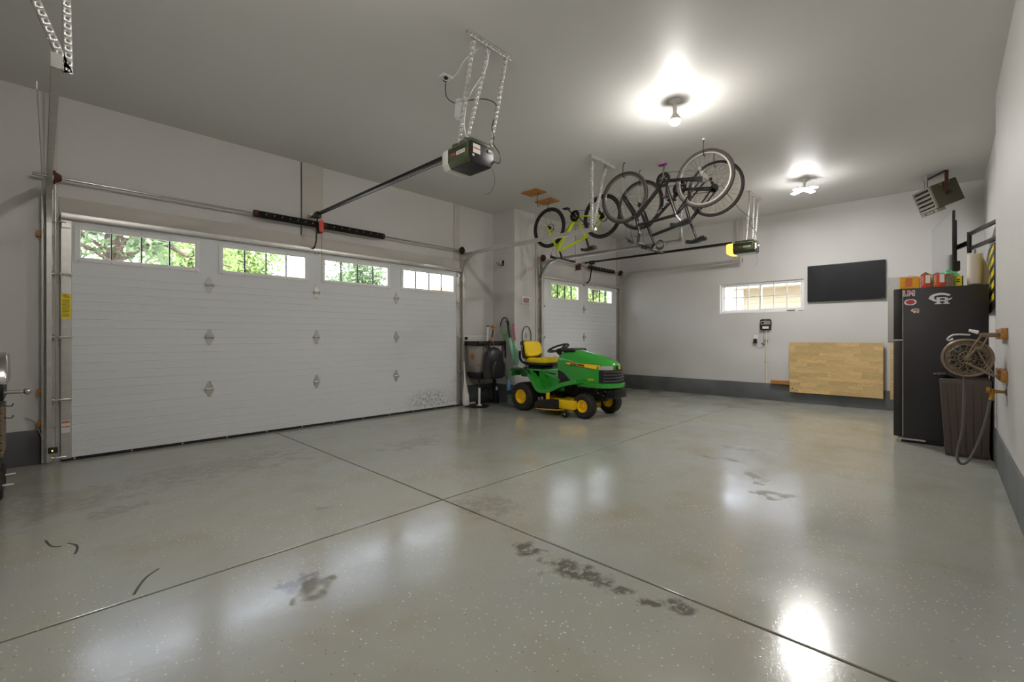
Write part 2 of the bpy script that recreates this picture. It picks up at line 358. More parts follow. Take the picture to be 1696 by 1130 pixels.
# floor coating: glossy grey epoxy with pale flakes, tyre haze, wet spots and scuffs
def floormat():
    m = bpy.data.materials.new('flake_epoxy'); m.use_nodes = True; n = m.node_tree.nodes; l = m.node_tree.links; b = n['Principled BSDF']
    g = n.new('ShaderNodeNewGeometry'); P = g.outputs['Position']
    def noise(sc, det=4, vec=P, rough=.55):
        t = n.new('ShaderNodeTexNoise'); t.inputs['Scale'].default_value = sc; t.inputs['Detail'].default_value = det; t.inputs['Roughness'].default_value = rough
        l.new(vec, t.inputs['Vector']); return t.outputs[0]
    def rng(x, a, c, lo=0, hi=1):
        r = n.new('ShaderNodeMapRange'); r.clamp = True; r.inputs[1].default_value = a; r.inputs[2].default_value = c; r.inputs[3].default_value = lo; r.inputs[4].default_value = hi
        l.new(x, r.inputs[0]); return r.outputs[0]
    def mix(f, A, B):
        x = n.new('ShaderNodeMix'); x.data_type = 'RGBA'; l.new(f, x.inputs['Factor'])
        for k, q in (('A', A), ('B', B)):
            if isinstance(q, tuple): x.inputs[k].default_value = q
            else: l.new(q, x.inputs[k])
        return x.outputs['Result']
    def mul(a, c):
        x = n.new('ShaderNodeMath'); x.operation = 'MULTIPLY'; l.new(a, x.inputs[0])
        if isinstance(c, (int, float)): x.inputs[1].default_value = c
        else: l.new(c, x.inputs[1])
        return x.outputs[0]
    def mx2(a, c):
        x = n.new('ShaderNodeMath'); x.operation = 'MAXIMUM'; l.new(a, x.inputs[0]); l.new(c, x.inputs[1]); return x.outputs[0]
    wn = n.new('ShaderNodeTexNoise'); wn.inputs['Scale'].default_value = 9; wn.inputs['Detail'].default_value = 5; l.new(P, wn.inputs['Vector'])
    wm = n.new('ShaderNodeVectorMath'); wm.operation = 'MULTIPLY_ADD'; l.new(wn.outputs['Color'], wm.inputs[0]); wm.inputs[1].default_value = (3, 3, 0); wm.inputs[2].default_value = (-1.5, -1.5, 0); warp = wm.outputs[0]
    def blob(x, y, rx, ry, rot=0, soft=.5):
        mp = n.new('ShaderNodeMapping'); mp.vector_type = 'TEXTURE'; mp.inputs['Location'].default_value = (x, y, 0)
        mp.inputs['Rotation'].default_value = (0, 0, rot); mp.inputs['Scale'].default_value = (rx, ry, 1); l.new(P, mp.inputs[0])
        ad = n.new('ShaderNodeVectorMath'); ad.operation = 'ADD'; l.new(mp.outputs[0], ad.inputs[0]); l.new(warp, ad.inputs[1])
        ln = n.new('ShaderNodeVectorMath'); ln.operation = 'LENGTH'; l.new(ad.outputs[0], ln.inputs[0])
        return rng(ln.outputs['Value'], 1, soft)
    base = mix(rng(noise(.55, 3), .38, .62), lin('#a8a79a'), lin('#a4a6a0'))
    base = mix(rng(noise(1.7, 6), .5, .72, 0, .6), base, lin('#9c937a'))
    base = mix(rng(noise(5, 3), .35, .85, 0, .3), base, lin('#b6b5aa'))
    vo = n.new('ShaderNodeTexVoronoi'); vo.inputs['Scale'].default_value = 50; l.new(P, vo.inputs['Vector'])
    vr = n.new('ShaderNodeSeparateColor'); l.new(vo.outputs['Color'], vr.inputs[0])
    fl = mul(rng(vo.outputs['Distance'], .24, .16), rng(vr.outputs[0], .62, .64))
    base = mix(mul(fl, rng(noise(1.3, 3), .42, .6, .15, 1)), base, lin('#e4e3da'))
    dk = mul(rng(vo.outputs['Distance'], .2, .12), rng(vr.outputs[1], .9, .91)); base = mix(mul(dk, .6), base, lin('#4a483f'))
    spots = rng(noise(20, 7, rough=.7), .40, .50)
    st = None
    for a in ((1.935, 1.710, 0.08, 0.11, .78), (1.955, 1.765, 0.06, 0.08, .78), (1.925, 1.40, 0.12, 0.21, .1), (1.924, 1.342, 0.10, 0.11, .78), (1.935, 1.223, 0.06, 0.06, .78), (1.929, 1.121, 0.04, 0.08, .78), (1.941, 0.973, 0.04, 0.07, .78), (2.001, 0.883, 0.06, 0.06, .78), (1.978, 0.829, 0.04, 0.07, .78),
              (2.25, 2.4, .22, .3, .2), (3.0, 4.4, .5, .25, .3), (.4, 4.2, .25, .12, .2), (1.2, 4.9, .8, .4, 0), (-.1, 4.7, .7, .5, 0), (.9, 2.3, .12, .1, 0)):
        q = mul(blob(*a), .85 if a[2] < .15 else .3); st = q if st is None else mx2(st, q)
    base = mix(mul(st, spots), base, lin('#57514a'))
    wet = None
    for a in ((5.31, 1.52, .12, .24, .1), (4.72, 1.62, .06, .2, .2), (4.2, 1.1, .12, .1, 0), (3.9, .95, .1, .16, .4), (.93, 2.2, .16, .07, .7), (4.35, 1.22, .2, .06, .6), (1.434, 3.19, .10, .05, .2)):
        q = blob(*a, soft=.75); wet = q if wet is None else mx2(wet, q)
    cl = n.new('ShaderNodeClamp'); l.new(wet, cl.inputs[0]); wet = mul(cl.outputs[0], rng(noise(7, 4), .4, .5)); base = mix(mul(wet, .75), base, lin('#6e6a5c'))
    l.new(base, b.inputs['Base Color'])
    r = n.new('ShaderNodeMath'); r.operation = 'ADD'; l.new(rng(noise(2.2, 5), .35, .7, .12, .24), r.inputs[0]); l.new(mul(wet, .35), r.inputs[1])
    l.new(r.outputs[0], b.inputs['Roughness']); b.inputs['IOR'].default_value = 1.62; b.inputs['Specular IOR Level'].default_value = .8
    bp = n.new('ShaderNodeBump'); bp.inputs['Strength'].default_value = .10; bp.inputs['Distance'].default_value = .004
    hh = n.new('ShaderNodeMath'); hh.operation = 'ADD'; l.new(noise(75, 4), hh.inputs[0]); l.new(mul(fl, .35), hh.inputs[1])
    l.new(hh.outputs[0], bp.inputs['Height']); l.new(bp.outputs[0], b.inputs['Normal']); return m
M['floor'] = floormat()
M['joint'] = mat('joint_dark', '#3a3833', .9)

# ================================================================== THE SETTING
ZC = 3.59; XB = 9.794; YW = 6.29; YS = 5.725; XR = 6.041; YN = -.357; YF = -.425; XE = 6.47; XL = -2.2
fl = MB().box(XL-.2, XB+.2, -.7, 6.6, -.2, -.06).build('floor', M['joint']); tag(fl, 'glossy grey epoxy floor with sawn joints', None, None, 'structure')
gx = [XL-.15, 2.088, 6.1, XB+.15]; gy = [-.6, 2.72, 6.55]
for i in range(3):
    for j in range(2):
        MB().box(gx[i]+(.007 if i else 0), gx[i+1]-.007*(i < 2), gy[j]+(.008 if j else 0), gy[j+1]-.008*(j < 1), -.059, 0).build('slab', M['floor'], fl, bevel=.003, seg=1)
for pts in (((.433, 2.986), (.375, 2.925), (.334, 2.84), (.306, 2.765)), ((.114, 3.743), (.147, 3.675), (.149, 3.596), (.136, 3.526)), ((.023, 3.895), (.047, 3.757), (.088, 3.714))):
    q = spline([(x, y, .0004) for x, y in pts], 6); n_ = len(q)
    MB().sweep(q, [(-.0003, -.006), (.0003, -.006), (.0003, .006), (-.0003, .006)], (0, 0, 1)).build('scuff_mark', mat('tyre_scuff', '#4c4a44', .5), fl)
def struct(o, label=None): return tag(o, label, None, None, 'structure')
struct(MB().box(XL-.2, XB+.2, -.7, 6.6, ZC, ZC+.15).build('ceiling', M['ceil']), 'smooth grey painted ceiling')
# big-door wall with its opening
w = MB(); w.box(XL-.2, .2, YW, YW+.2, 0, ZC); w.box(5.12, XR+.25, YW, YW+.2, 0, ZC); w.box(.2, 5.12, YW, YW+.2, 2.40, ZC)
struct(w.build('wall_front', M['wall']), 'grey painted wall around the wide garage door')
w = MB(); w.box(XR, XR+.2, YS+.2, YW, 0, ZC)
struct(w.build('wall_return', M['wall']), 'short return wall beside the sports rack')
w = MB(); w.box(XR, 6.86, YS, YS+.2, 0, ZC); w.box(9.52, XB+.2, YS, YS+.2, 0, ZC); w.box(6.86, 9.52, YS, YS+.2, 2.40, ZC)
struct(w.build('wall_side', M['wall']), 'grey painted wall around the narrow garage door')
wy0, wy1, wz0, wz1 = 1.885, 3.39, 1.706, 2.306
w = MB(); w.box(XB, XB+.2, -.7, wy0, 0, ZC); w.box(XB, XB+.2, wy1, YS, 0, ZC); w.box(XB, XB+.2, wy0, wy1, 0, wz0); w.box(XB, XB+.2, wy0, wy1, wz1, ZC)
struct(w.build('wall_back', M['wall']), 'pale grey wall with the slim window and wall television')
struct(MB().box(XL, XE, YN-.25, YN, 0, ZC).build('wall_right', M['wall'], bevel=.012), 'grey wall along the right edge holding the hose reel')
struct(MB().box(XE+.001, XB, YF-.2, YF, 0, ZC).build('wall_alcove', M['wall']), 'set-back wall section behind the refrigerator')
struct(MB().box(XL-.2, XL, -.7, 6.6, 0, ZC).build('wall_rear', M['wall']), 'wall behind the viewpoint')
# concrete stem walls
c_ = MB().box(XL, .02, YW-.018, YW, 0, .33).build('baseboard_front', M['curb2'], bevel=.004); struct(c_, 'dark concrete curb left of the wide door')
struct(MB().box(5.27, XR-.02, YW-.018, YW, 0, .34).build('baseboard_front', M['curb'], bevel=.004), 'concrete curb under the sports rack')
struct(MB().box(XR-.018, XR, YS-.02, YW-.018, 0, .34).build('baseboard_return', M['curb'], bevel=.004), 'concrete curb on the short return wall')
struct(MB().box(XR-.018, 6.66, YS-.02, YS, 0, .34).build('baseboard_side', M['curb'], bevel=.004), 'concrete curb left of the narrow door')
struct(MB().box(XB-.02, XB, YF, YS, 0, .325).build('baseboard_back', M['curb'], bevel=.004), 'grey concrete curb along the window wall')
struct(MB().box(XL, XE+.005, YN, YN+.012, 0, .33).build('baseboard_right', M['curb'], bevel=.004), 'grey concrete curb along the right wall')
# painted boards around the door heads
k = 0
for (a, b_, z0, y0, y1) in ((2.45, 2.735, 2.60, YW-.02, YW), (.03, .125, 0.34, YW-.022, YW), (5.075, 5.19, 2.6, YW-.02, YW), (.13, 5.07, 2.44, YW-.012, YW)):
    k += 1; z1 = 2.60 if k == 4 else ZC
    struct(MB().box(a, b_, y0, y1, z0, z1).build('trim_%d' % k, M['trimp'], bevel=.003),
           ('painted centre board above the wide door', 'painted jamb board left of the wide door', 'painted board above the wide door beside the right spring drum', 'painted header board over the wide door')[k-1])
for (a, b_, lb) in ((7.93, 7.945, 'thin dark wall seam above the narrow door'),):
    k += 1; struct(MB().box(a, b_, YS-.006, YS, 2.62, ZC).build('trim_%d' % k, M['panel']), lb)
k += 1; struct(MB().box(6.63, 6.70, YS-.02, YS, .34, ZC).build('trim_%d' % k, M['trimp'], bevel=.003), 'painted jamb board left of the narrow door')
k += 1; struct(MB().box(9.60, 9.72, YS-.02, YS, 0, ZC).build('trim_%d' % k, M['trimp'], bevel=.003), 'painted jamb board right of the narrow door')
k += 1; struct(MB().box(2.441, 2.449, YW-.008, YW, 2.6, ZC).build('trim_%d' % k, M['blackm']), 'dark open seam beside the centre board')

# ------------------------------------------------------------------ sectional garage doors
def diamond(mb, x, y, z, h=.095, w_=.036):
    # hinge: two pointed leaves and a knuckle
    for s in (1, -1):
        mb.prism([(-.018, .012*s), (-w_, .03*s), (-.008, h*s), (.008, h*s), (w_, .03*s), (.018, .012*s)][::s], (x, y, z), (1,0,0), (0,0,1), .004)
    mb.cyl((x-.045, y-.012, z), (x+.045, y-.012, z), .011, n=8)
    for dx in (-.036, .036): mb.box(x+dx-.003, x+dx+.003, y-.022, y, z-.02, z+.02)
    for s in (1, -1):
        for d in (.045, .075): mb.cyl((x, y-.009, z+s*d), (x, y, z+s*d), .006, n=6)

def sectional_door(name, label, x0, x1, y, wins, hx):
    # x0..x1 white skin, y = inside face, wins = (left, right) of each window, hx = centre hinge positions
    d = thing(name, label, None, ((x0+x1)/2, y, 0)); tag(d, kind='structure')
    sh = .61; th = .045
    for i in range(4):
        z0 = i*sh + .022*(i == 0); z1 = (i+1)*sh - .0015
        if i < 3:
            prof = [(y+th, z0), (y, z0)]
            npl = 7
            for q in range(1, npl):
                zz = i*sh + sh*q/npl
                prof += [(y, zz-.005), (y+.0045, zz-.001), (y+.0045, zz+.001), (y, zz+.005)]
            prof += [(y, z1), (y+th, z1)]
            MB().prism([(p[0]-y, p[1]) for p in prof], (x0, y, 0), (0,1,0), (0,0,1), x1-x0).build('section', M['door'], d, flat=True)
        else:
            wz = (2.005, 2.30); mb = MB()
            mb.box(x0, x1, y, y+th, z0, wz[0]); mb.box(x0, x1, y, y+th, wz[1], 2.43)
            xs = [x0] + [q for w_ in wins for q in w_] + [x1]
            for q in range(0, len(xs), 2): mb.box(xs[q], xs[q+1], y, y+th, wz[0], wz[1])
            mb.build('section', M['door'], d, flat=True)
            for (a, b_) in wins:
                fr = MB(); t = .034
                for (p, q, r, s_) in ((a-t, b_+t, wz[0]-t, wz[0]+.012), (a-t, b_+t, wz[1]-.012, wz[1]+t), (a-t, a+.012, wz[0]+.012, wz[1]-.012), (b_-.012, b_+t, wz[0]+.012, wz[1]-.012)):
                    fr.box(p, q, y-.012, y, r, s_)
                fo = fr.build('window_frame', M['white'], d, bevel=.003)
                npn = 4; wd = (b_-a)/npn
                for q in range(npn):
                    MB().box(a+q*wd+.004, a+(q+1)*wd-.004, y+.012, y+.016, wz[0], wz[1]).build('pane', M['glass'], fo)
                    if q: MB().box(a+q*wd-.006, a+q*wd+.006, y+.004, y+.03, wz[0], wz[1]).build('muntin', M['blackm'], fo)
                sc = MB()
                for q in range(5):
                    for zz in (wz[0]-.022, wz[1]+.022): sc.cyl((a+(b_-a)*q/4, y-.015, zz), (a+(b_-a)*q/4, y-.011, zz), .004, n=6)
                sc.build('screw', M['blackm'], fo)
    for i in (1, 2, 3): MB().box(x0, x1, y+.012, y+th-.002, i*sh-.03, i*sh+.03).build('joint_light_stop', M['panel'], d)  # backing strips added so daylight does not leak through the section joints
    for (a, b_) in ((x0-.078, x0), (x1, x1+.078)):
        for i in range(4):
            MB().box(a, b_, y-.006, y+th, i*sh+.02*(i == 0), (i+1)*sh-.004 - .01*(i == 3)).build('end_stile', M['galv'], d, bevel=.003, seg=1)
    h0 = None
    for x in hx + [x0-.04, x1+.04]:
        for i in (1, 2, 3):
            if h0 is None:
                mb = MB(); diamond(mb, x, y-.004, i*sh); h0 = mb.build('hinge', M['galv'], d); hp = (x, i*sh)
            else: place(h0, (x-hp[0], -.006*(x < x0 or x > x1), i*sh-hp[1]), d)
    for x, s in ((x0-.04, -1), (x1+.04, 1)):
        for z in (.05, .61, 1.22, 1.83, 2.34):
            mb = MB().cyl((x, y-.022, z), (x+s*.085, y-.022, z), .006, n=8); mb.cyl((x+s*.085, y-.022, z), (x+s*.1, y-.022, z), .022, n=12); mb.build('roller', M['steel'], d)
        mb = MB().box(x-.032, x+.032, y-.022, y-.006, 2.29, 2.35); mb.build('top_fixture', M['galv'], d, bevel=.003, seg=1)
        mb = MB().box(x-.034, x+.034, y-.012, y-.006, .03, .16)
        for dx in (-.02, .0, .02):
            for z in (.07, .10, .13): mb.cyl((x+dx, y-.017, z), (x+dx, y-.012, z), .006, n=6)
        mb.build('bottom_fixture', M['galvw'], d)
    mb = MB(); L = x1 - x0 + .15
    mb.prism([(0,0),(-.05,0),(-.055,.012),(-.05,.055),(0,.06),(0,.056),(-.046,.05),(-.046,.005),(0,.004)], (x0-.075, y-.001, 2.375), (0,1,0), (0,0,1), L).build('top_strut', M['galv'], d)
    MB().box(x0-.075, x1+.075, y-.006, y+th, 0.001, .03).build('bottom_seal', M['black'], d, bevel=.006)
    bolt0 = None; n = int(L/.42)
    for i in range(n+1):
        x = x0+.02+(x1-x0-.04)*i/n
        if bolt0 is None: bolt0 = MB().cyl((x, y-.012, .017), (x, y-.006, .017), .008, n=8).build('bolt', M['galvw'], d); bx0 = x
        else: place(bolt0, (x-bx0, 0, 0), d)
    return d
DY = 6.241; SY = 5.679
door1 = sectional_door('door_1', 'wide white sectional garage door with four windows', .219, 5.096, DY, [(.27, 1.245), (1.505, 2.485), (2.735, 3.735), (3.995, 5.035)], [1.379, 2.63, 3.879])
door2 = sectional_door('door_2', 'narrow white sectional garage door with two windows', 6.84, 9.52, SY, [(7.05, 7.985), (8.335, 9.32)], [8.191])
# stickers on the left stile
wl = MB().box(.142, .212, DY-.0085, DY-.0062, 1.40, 1.645).build('warning_label', M['yellow'], door1, label='yellow warning label with black print')
glyphs(7, .05, .014, (.172, DY-.0092, 1.63), (1,0,0), (0,0,1), M['blackp'], wl)
glyphs(7, .046, .014, (.18, DY-.0092, 1.612), (1,0,0), (0,0,1), M['blackp'], wl, seed=5)
ln = MB()
for i in range(15): ln.box(.15, .204-.012*(i % 4 == 3), DY-.0092, DY-.0086, 1.42+i*.0115, 1.4235+i*.0115)
ln.build('fine_print', M['blackp'], wl)
wl = MB().box(.145, .208, DY-.0085, DY-.0062, .28, .40).build('small_label', M['paper'], door1)
MB().box(.148, .205, DY-.009, DY-.0085, .375, .393).box(.148, .205, DY-.009, DY-.0085, .333, .343).build('printed_band', M['orange'], wl)
# grimy lower corner of the wide door is left to its paint; opener arm bracket
MB().box(2.60, 2.66, DY-.03, DY, 2.36, 2.42).build('arm_bracket', M['steel'], door1, bevel=.004)
MB().box(8.15, 8.21, SY-.03, SY, 2.33, 2.40).build('arm_bracket', M['steel'], door2, bevel=.004)

# ------------------------------------------------------------------ tracks
CH = [(-.018,-.028),(.018,-.028),(.022,-.016),(.018,-.023),(-.014,-.023),(-.014,.023),(.018,.023),(.022,.016),(.018,.028),(-.018,.028)]
def track(label, x, y, yend, s, zh=2.69, hang=(), yellow=False, flag_z=2.45):
    t = thing('door_track', label, 'door track', (x, y, 0), 'garage door tracks')
    R = .38; pts = [(x, y, .02), (x, y, zh-R)] + arc((x, y-R, zh-R), R, 0, PI/2, 12, (0,1,0), (0,0,1))[1:] + [(x, yend, zh)]
    MB().sweep(pts[:2], CH, (s, 0, 0)).build('vertical_track', M['galv'], t)
    MB().sweep(pts[1:], CH, (s, 0, 0)).build('horizontal_track', M['galv'], t)
    for z in (.12, .75, 1.35, 1.95, 2.25):
        mb = MB().box(min(x, x-s*.0)-.03, x+.03, y+.018, y+.022, z-.03, z+.03); mb.box(x-.02, x-.016, y+.02, y+.06, z-.03, z+.03)
        mb.cyl((x, y+.012, z), (x, y+.03, z), .01, n=6); mb.build('jamb_bracket', M['galvw'], t)
    fb = MB(); xx = x - s*.022
    fb.prism([(0, flag_z-.25), (.06, flag_z-.25), (.06, zh+.02), (-.28, zh+.02), (-.28, zh-.02), (-.02, zh-.06), (-.02, flag_z+.1)], (xx, y, 0), (0,1,0), (0,0,1), .004)
    fb.build('flag_bracket', M['galv'], t)
    # hanger at the rear end
    for i, (dx, dy) in enumerate(hang):
        b0 = V((x - s*.03, yend+.03, zh-.03)); b1 = V((x - s*.03 + dx, yend+.03+dy, ZC-.002))
        MB().flange(b0, b1, (1, 0, 0), .036).flange(b0, b1, (0, 1, 0), .036).build('perforated_hanger', M['galvw'], t, solid=.003)
    MB().box(x-.022, x+.022, yend-.004, yend+.006, zh-.03, zh+.05).build('end_bolt_plate', M['steel'], t)
    return t
track('left track of the wide garage door, hung from a perforated V bracket', .062, DY-.03, 3.44, -1, hang=((-.02, 0), (-.34, 0)))
track('right track of the wide garage door curving towards the lime bicycle', 5.215, DY-.03, 3.43, 1, hang=((-.14, -.1), (.2, -.1)))
track('left track of the narrow garage door, passing behind the bicycles', 6.722, SY-.03, 2.87, -1, zh=2.685, hang=((0, 0),))
track('right track of the narrow garage door along the window wall', 9.64, SY-.03, 2.90, 1, zh=2.74, hang=((0, 0),))
# ceiling angle for the hanger of the wide door's right track
a = thing('ceiling_angle', 'white perforated ceiling angle above the lime bicycle', 'bracket', (5.2, 3.31, ZC))
MB().flange((4.93, 3.30, ZC-.002), (5.51, 3.30, ZC-.002), (0, 1, 0), .04).flange((4.93, 3.30, ZC-.002), (5.51, 3.30, ZC-.002), (0, 0, -1), .045).build('perforated_angle', M['galvw'], a, solid=.003)
# jamb angle left of the wide door
t = MB(); t.box(.012, .018, DY-.05, DY+.04, .02, 2.6); t.box(.012, .03, DY+.03, DY+.045, .02, 2.6)
tag(t.build('jamb_angle', M['galvw']), 'pale steel jamb angle beside the left wide-door track', 'bracket')
for z, lb in ((.66, 'upper bare wood block on the left jamb'), (.36, 'lower bare wood block on the left jamb'), (2.18, 'topmost bare wood block on the left jamb near the spring shaft')):
    tag(MB().box(-.02, .012, DY-.01, DY+.045, z, z+.055).build('wood_block', M['wood'], bevel=.002), lb, 'wood block')
# slanted brace strap going up the left track
tag(MB().obox((.004, 4.98, 2.665), (2.25, .05, .004), (-.03, -2.2, .07), (0, 0, 1)).build('angle_brace', M['galv']), 'flat steel brace alongside the left wide-door track', 'brace')

# ------------------------------------------------------------------ torsion springs
def torsion(label, x0, x1, y, z, sa, xd, mid):
    t = thing('torsion_spring', label, 'spring', ((x0+x1)/2, y, z))
    MB().cyl((x0, y, z), (x1, y, z), .0127, n=12).build('shaft', M['steel'], t)
    for a, b_ in sa:
        n = int((b_-a)/.011); pts = []
        for i in range(n*8+1): q = 2*PI*i/8; pts.append((a+(b_-a)*i/(n*8), y+math.cos(q)*.041, z+math.sin(q)*.041))
        MB().tube(pts, .0052, 5).build('coil', M['spring'], t)
        for e, s in ((a, 1), (b_, -1)): MB().lathe([(.012,-.035),(.042,-.03),(.044,0),(.038,.03)], (e, y, z), (s, 0, 0), 14).build('winding_cone', M['rust'], t)
        for i in range(1, 8): MB().cyl((a+(b_-a)*i/8, y-.0455, z-.012), (a+(b_-a)*i/8+.012, y-.0455, z+.012), .0025, n=5).build('paint_stripe', M['paper'], t)
    for x in xd: MB().lathe([(.013,-.05),(.03,-.045),(.05,-.01),(.066,.0),(.066,.02),(.05,.022),(.05,.04),(.02,.045)], (x, y, z), (1 if x > mid else -1, 0, 0), 20).build('cable_drum', M['rust'] if x < mid else M['blackm'], t)
    MB().box(mid-.02, mid+.02, y-.03, y+.085, z-.1, z+.04).build('centre_bearing', M['rust'], t, bevel=.004)
    return t
torsion('oil-black torsion springs on a steel shaft above the wide door', -.05, 5.26, DY-.06, 2.755, ((1.86, 2.63), (2.72, 3.60)), (.10, 5.16), 2.675)
torsion('short torsion spring and shaft above the narrow door', 6.60, 9.70, SY-.06, 2.75, ((8.32, 9.28),), (6.745, 9.615), 7.95)
# lift cables
for x, y, lb in ((.107, DY-.045, 'lift cable at the left edge of the wide door'), (5.19, DY-.045, 'lift cable at the right edge of the wide door'),
                 (6.745, SY-.045, 'lift cable at the left edge of the narrow door'), (9.60, SY-.045, 'lift cable at the right edge of the narrow door')):
    tag(MB().cyl((x, y, .05), (x, y, 2.71), .003, n=5).build('lift_cable', M['steel']), lb, 'cable')

# ------------------------------------------------------------------ openers
def opener(label, xc, y0, y1, z0, z1, yw, zr, lit, hang, ceil_y, cx):
    t = thing('garage_door_opener', label, 'door opener', (xc, (y0+y1)/2, z0))
    w_ = .14
    pr = [(-w_+.03, 0), (w_-.03, 0), (w_, .045), (w_, z1-z0-.012), (w_-.012, z1-z0), (-w_+.012, z1-z0), (-w_, z1-z0-.012), (-w_, .045)]
    bd = MB().prism(pr, (xc, y0+.012, z0), (-1,0,0), (0,0,1), y1-y0-.012).build('housing', M['green_op'], t, bevel=.003)
    MB().prism([(p[0]*.98, p[1]) for p in pr], (xc, y0, z0), (-1,0,0), (0,0,1), .012).build('rear_panel', M['blackp'], t, bevel=.003)
    MB().box(xc-w_+.032, xc+w_-.032, y0+.005, y1-.005, z0-.004, z0+.001).build('base_plate', M['blackm'], t)
    MB().box(xc-.12, xc+.12, y0+.01, y1-.03, z1-.001, z1+.03).build('top_chassis', M['green_op'], t, bevel=.004)
    ln_ = MB(); yb = y1 + .11
    ring = lambda y, s, dz: [V((xc + q[0]*s, y, z0 + q[1]*(1 if s == 1 else .9) + dz)) for q in pr]
    ln_.loft([ring(y1, 1, -.004), ring(y1+.06, 1, -.004), ring(yb, .82, .012)]); ln_.build('light_lens', M['lens_on'] if lit else M['lens'], t, bevel=.004)
    for k_ in range(3): MB().box(xc-w_-.0015, xc-w_+.001, y0+.03, y1-.01, z1-.052+.012*k_, z1-.047+.012*k_).build('vent_rib', M['blackp'], bd)
    pl = MB().box(xc-w_-.002, xc-w_, y0+.055, y0+.165, z0+.082, z0+.112).build('name_plate', M['lens'], t)
    glyphs(9, .095, .018, (xc-w_-.0026, y0+.11, z0+.097), (0,-1,0), (0,0,1), M['heaterg'], pl)
    MB().prism([(0,0),(.02,.012),(.05,.012),(.07,.002),(.07,.008),(.05,.02),(.02,.02)], (xc-w_-.001, y0+.245, z0+.085), (0,-1,0), (0,0,1), .001).build('swoosh_mark', M['red'], t)
    lb = MB().box(xc-.10, xc-.02, y0-.002, y0, z0+.075, z0+.15).build('data_label', M['paper'], t)
    MB().box(xc-.10, xc-.02, y0-.0026, y0-.002, z0+.108, z0+.12).build('printed_band', M['orange'], lb)
    MB().box(xc-.105, xc-.085, y0-.002, y0, z0+.045, z0+.062).box(xc+.07, xc+.1, y0-.012, y0, z0+.12, z0+.14).build('terminal', M['paper'], t)
    # rail, trolley, header bracket, arm, release
    MB().box(xc-.016, xc+.016, yb-.05, yw-.06, zr-.012, zr+.022).build('rail', M['blackm'], t, bevel=.003, seg=1)
    for dx in (-.028, .028): MB().cyl((xc+dx, yb-.02, zr-.02), (xc+dx*.6, yw-.12, zr-.008), .004, n=6).build('chain_run', M['blackm'], t)
    MB().box(xc-.04, xc+.04, yw-.10, yw-.01, zr-.02, zr+.03).build('header_bracket', M['steel'], t, bevel=.004, seg=1)
    ya = yw-.25
    MB().box(xc-.03, xc+.03, ya-.06, ya+.06, zr-.05, zr+.03).build('trolley', M['blackp'], t, bevel=.005)
    arm = MB(); arm.sweep([(xc, ya, zr-.04), (xc, ya+.03, zr-.25), (xc, ya+.05, zr-.36), (xc, ya+.09, zr-.42), (xc, yw-.05, zr-.45)], [(-.004,-.014),(.004,-.014),(.004,.014),(-.004,.014)]); arm.build('door_arm', M['blackm'], t)
    MB().cyl((xc+.03, ya-.05, zr-.05), (xc+.035, ya-.05, zr-.6), .0025, n=5).build('release_cord', M['red'] if not lit else M['blackm'], t)
    if not lit: MB().box(xc+.0, xc+.06, ya-.056, ya-.05, zr-.235, zr-.085).build('release_tag', M['red'], t, bevel=.002)
    # hanger frame
    h = MB().flange((cx[0], ceil_y, ZC-.002), (cx[1], ceil_y, ZC-.002), (0,1,0), .045).flange((cx[0], ceil_y, ZC-.002), (cx[1], ceil_y, ZC-.002), (0,0,-1), .045)
    h.build('ceiling_angle', M['galvw'], t, solid=.003)
    for (xa, xb_, yb2) in hang:
        p0 = V((xa, ceil_y, ZC-.01)); p1 = V((xb_, yb2, z1+.01))
        MB().flange(p0, p1, (1,0,0), .024, hole=.0048).flange(p0, p1, (0,1,0), .024, hole=.0048).build('hanger_strap', M['galvw'], t, solid=.003)
    MB().box(xc-.15, xc+.15, (y0+y1)/2-.1, (y0+y1)/2-.07, z1+.028, z1+.034).build('mounting_bar', M['galvw'], t)
    return t
op1 = opener('green-cased garage door opener hanging in mid room, lamp off', 2.56, 2.80, 3.08, 2.665, 2.835, YW, 2.855, False,
       ((2.33, 2.43, 2.95), (2.50, 2.44, 2.86), (2.69, 2.69, 2.84)), 2.64, (2.27, 2.745))
op2 = opener('green-cased garage door opener with its amber lamp lit, before the window wall', 8.20, 2.25, 2.58, 2.62, 2.80, YS, 2.83, True,
       ((7.99, 8.10, 2.38), (8.18, 8.30, 2.34), (8.42, 8.31, 2.3)), 2.28, (7.93, 8.58))
# outlet on the ceiling and cords
o = thing('ceiling_outlet', 'white duplex outlet on the ceiling with a black plug', 'outlet', (2.55, 3.29, ZC))
MB().box(2.50, 2.62, 3.24, 3.32, ZC-.007, ZC-.001).build('cover_plate', M['white'], o, bevel=.003)
MB().box(2.535, 2.565, 3.26, 3.30, ZC-.045, ZC-.007).build('plug', M['blackp'], o, bevel=.005)
MB().cyl((2.595, 3.28, ZC-.010), (2.595, 3.28, ZC-.006), .016, n=14).build('socket_face', M['panel'], o)
tag(MB().tube(spline([(2.55, 3.28, 3.54), (2.545, 3.26, 3.40), (2.52, 3.12, 3.28), (2.47, 2.96, 3.22), (2.47, 2.90, 3.20), (2.58, 2.80, 3.22), (2.68, 2.76, 3.20), (2.70, 2.78, 3.12),
      (2.675, 2.80, 3.02), (2.71, 2.81, 2.94), (2.69, 2.80, 2.88), (2.75, 2.78, 2.80), (2.74, 2.77, 2.72), (2.68, 2.795, 2.72)]), .0042, 6).build('power_cord', M['blackp']), 'black power cord drooping from the ceiling outlet to the opener', 'cord')
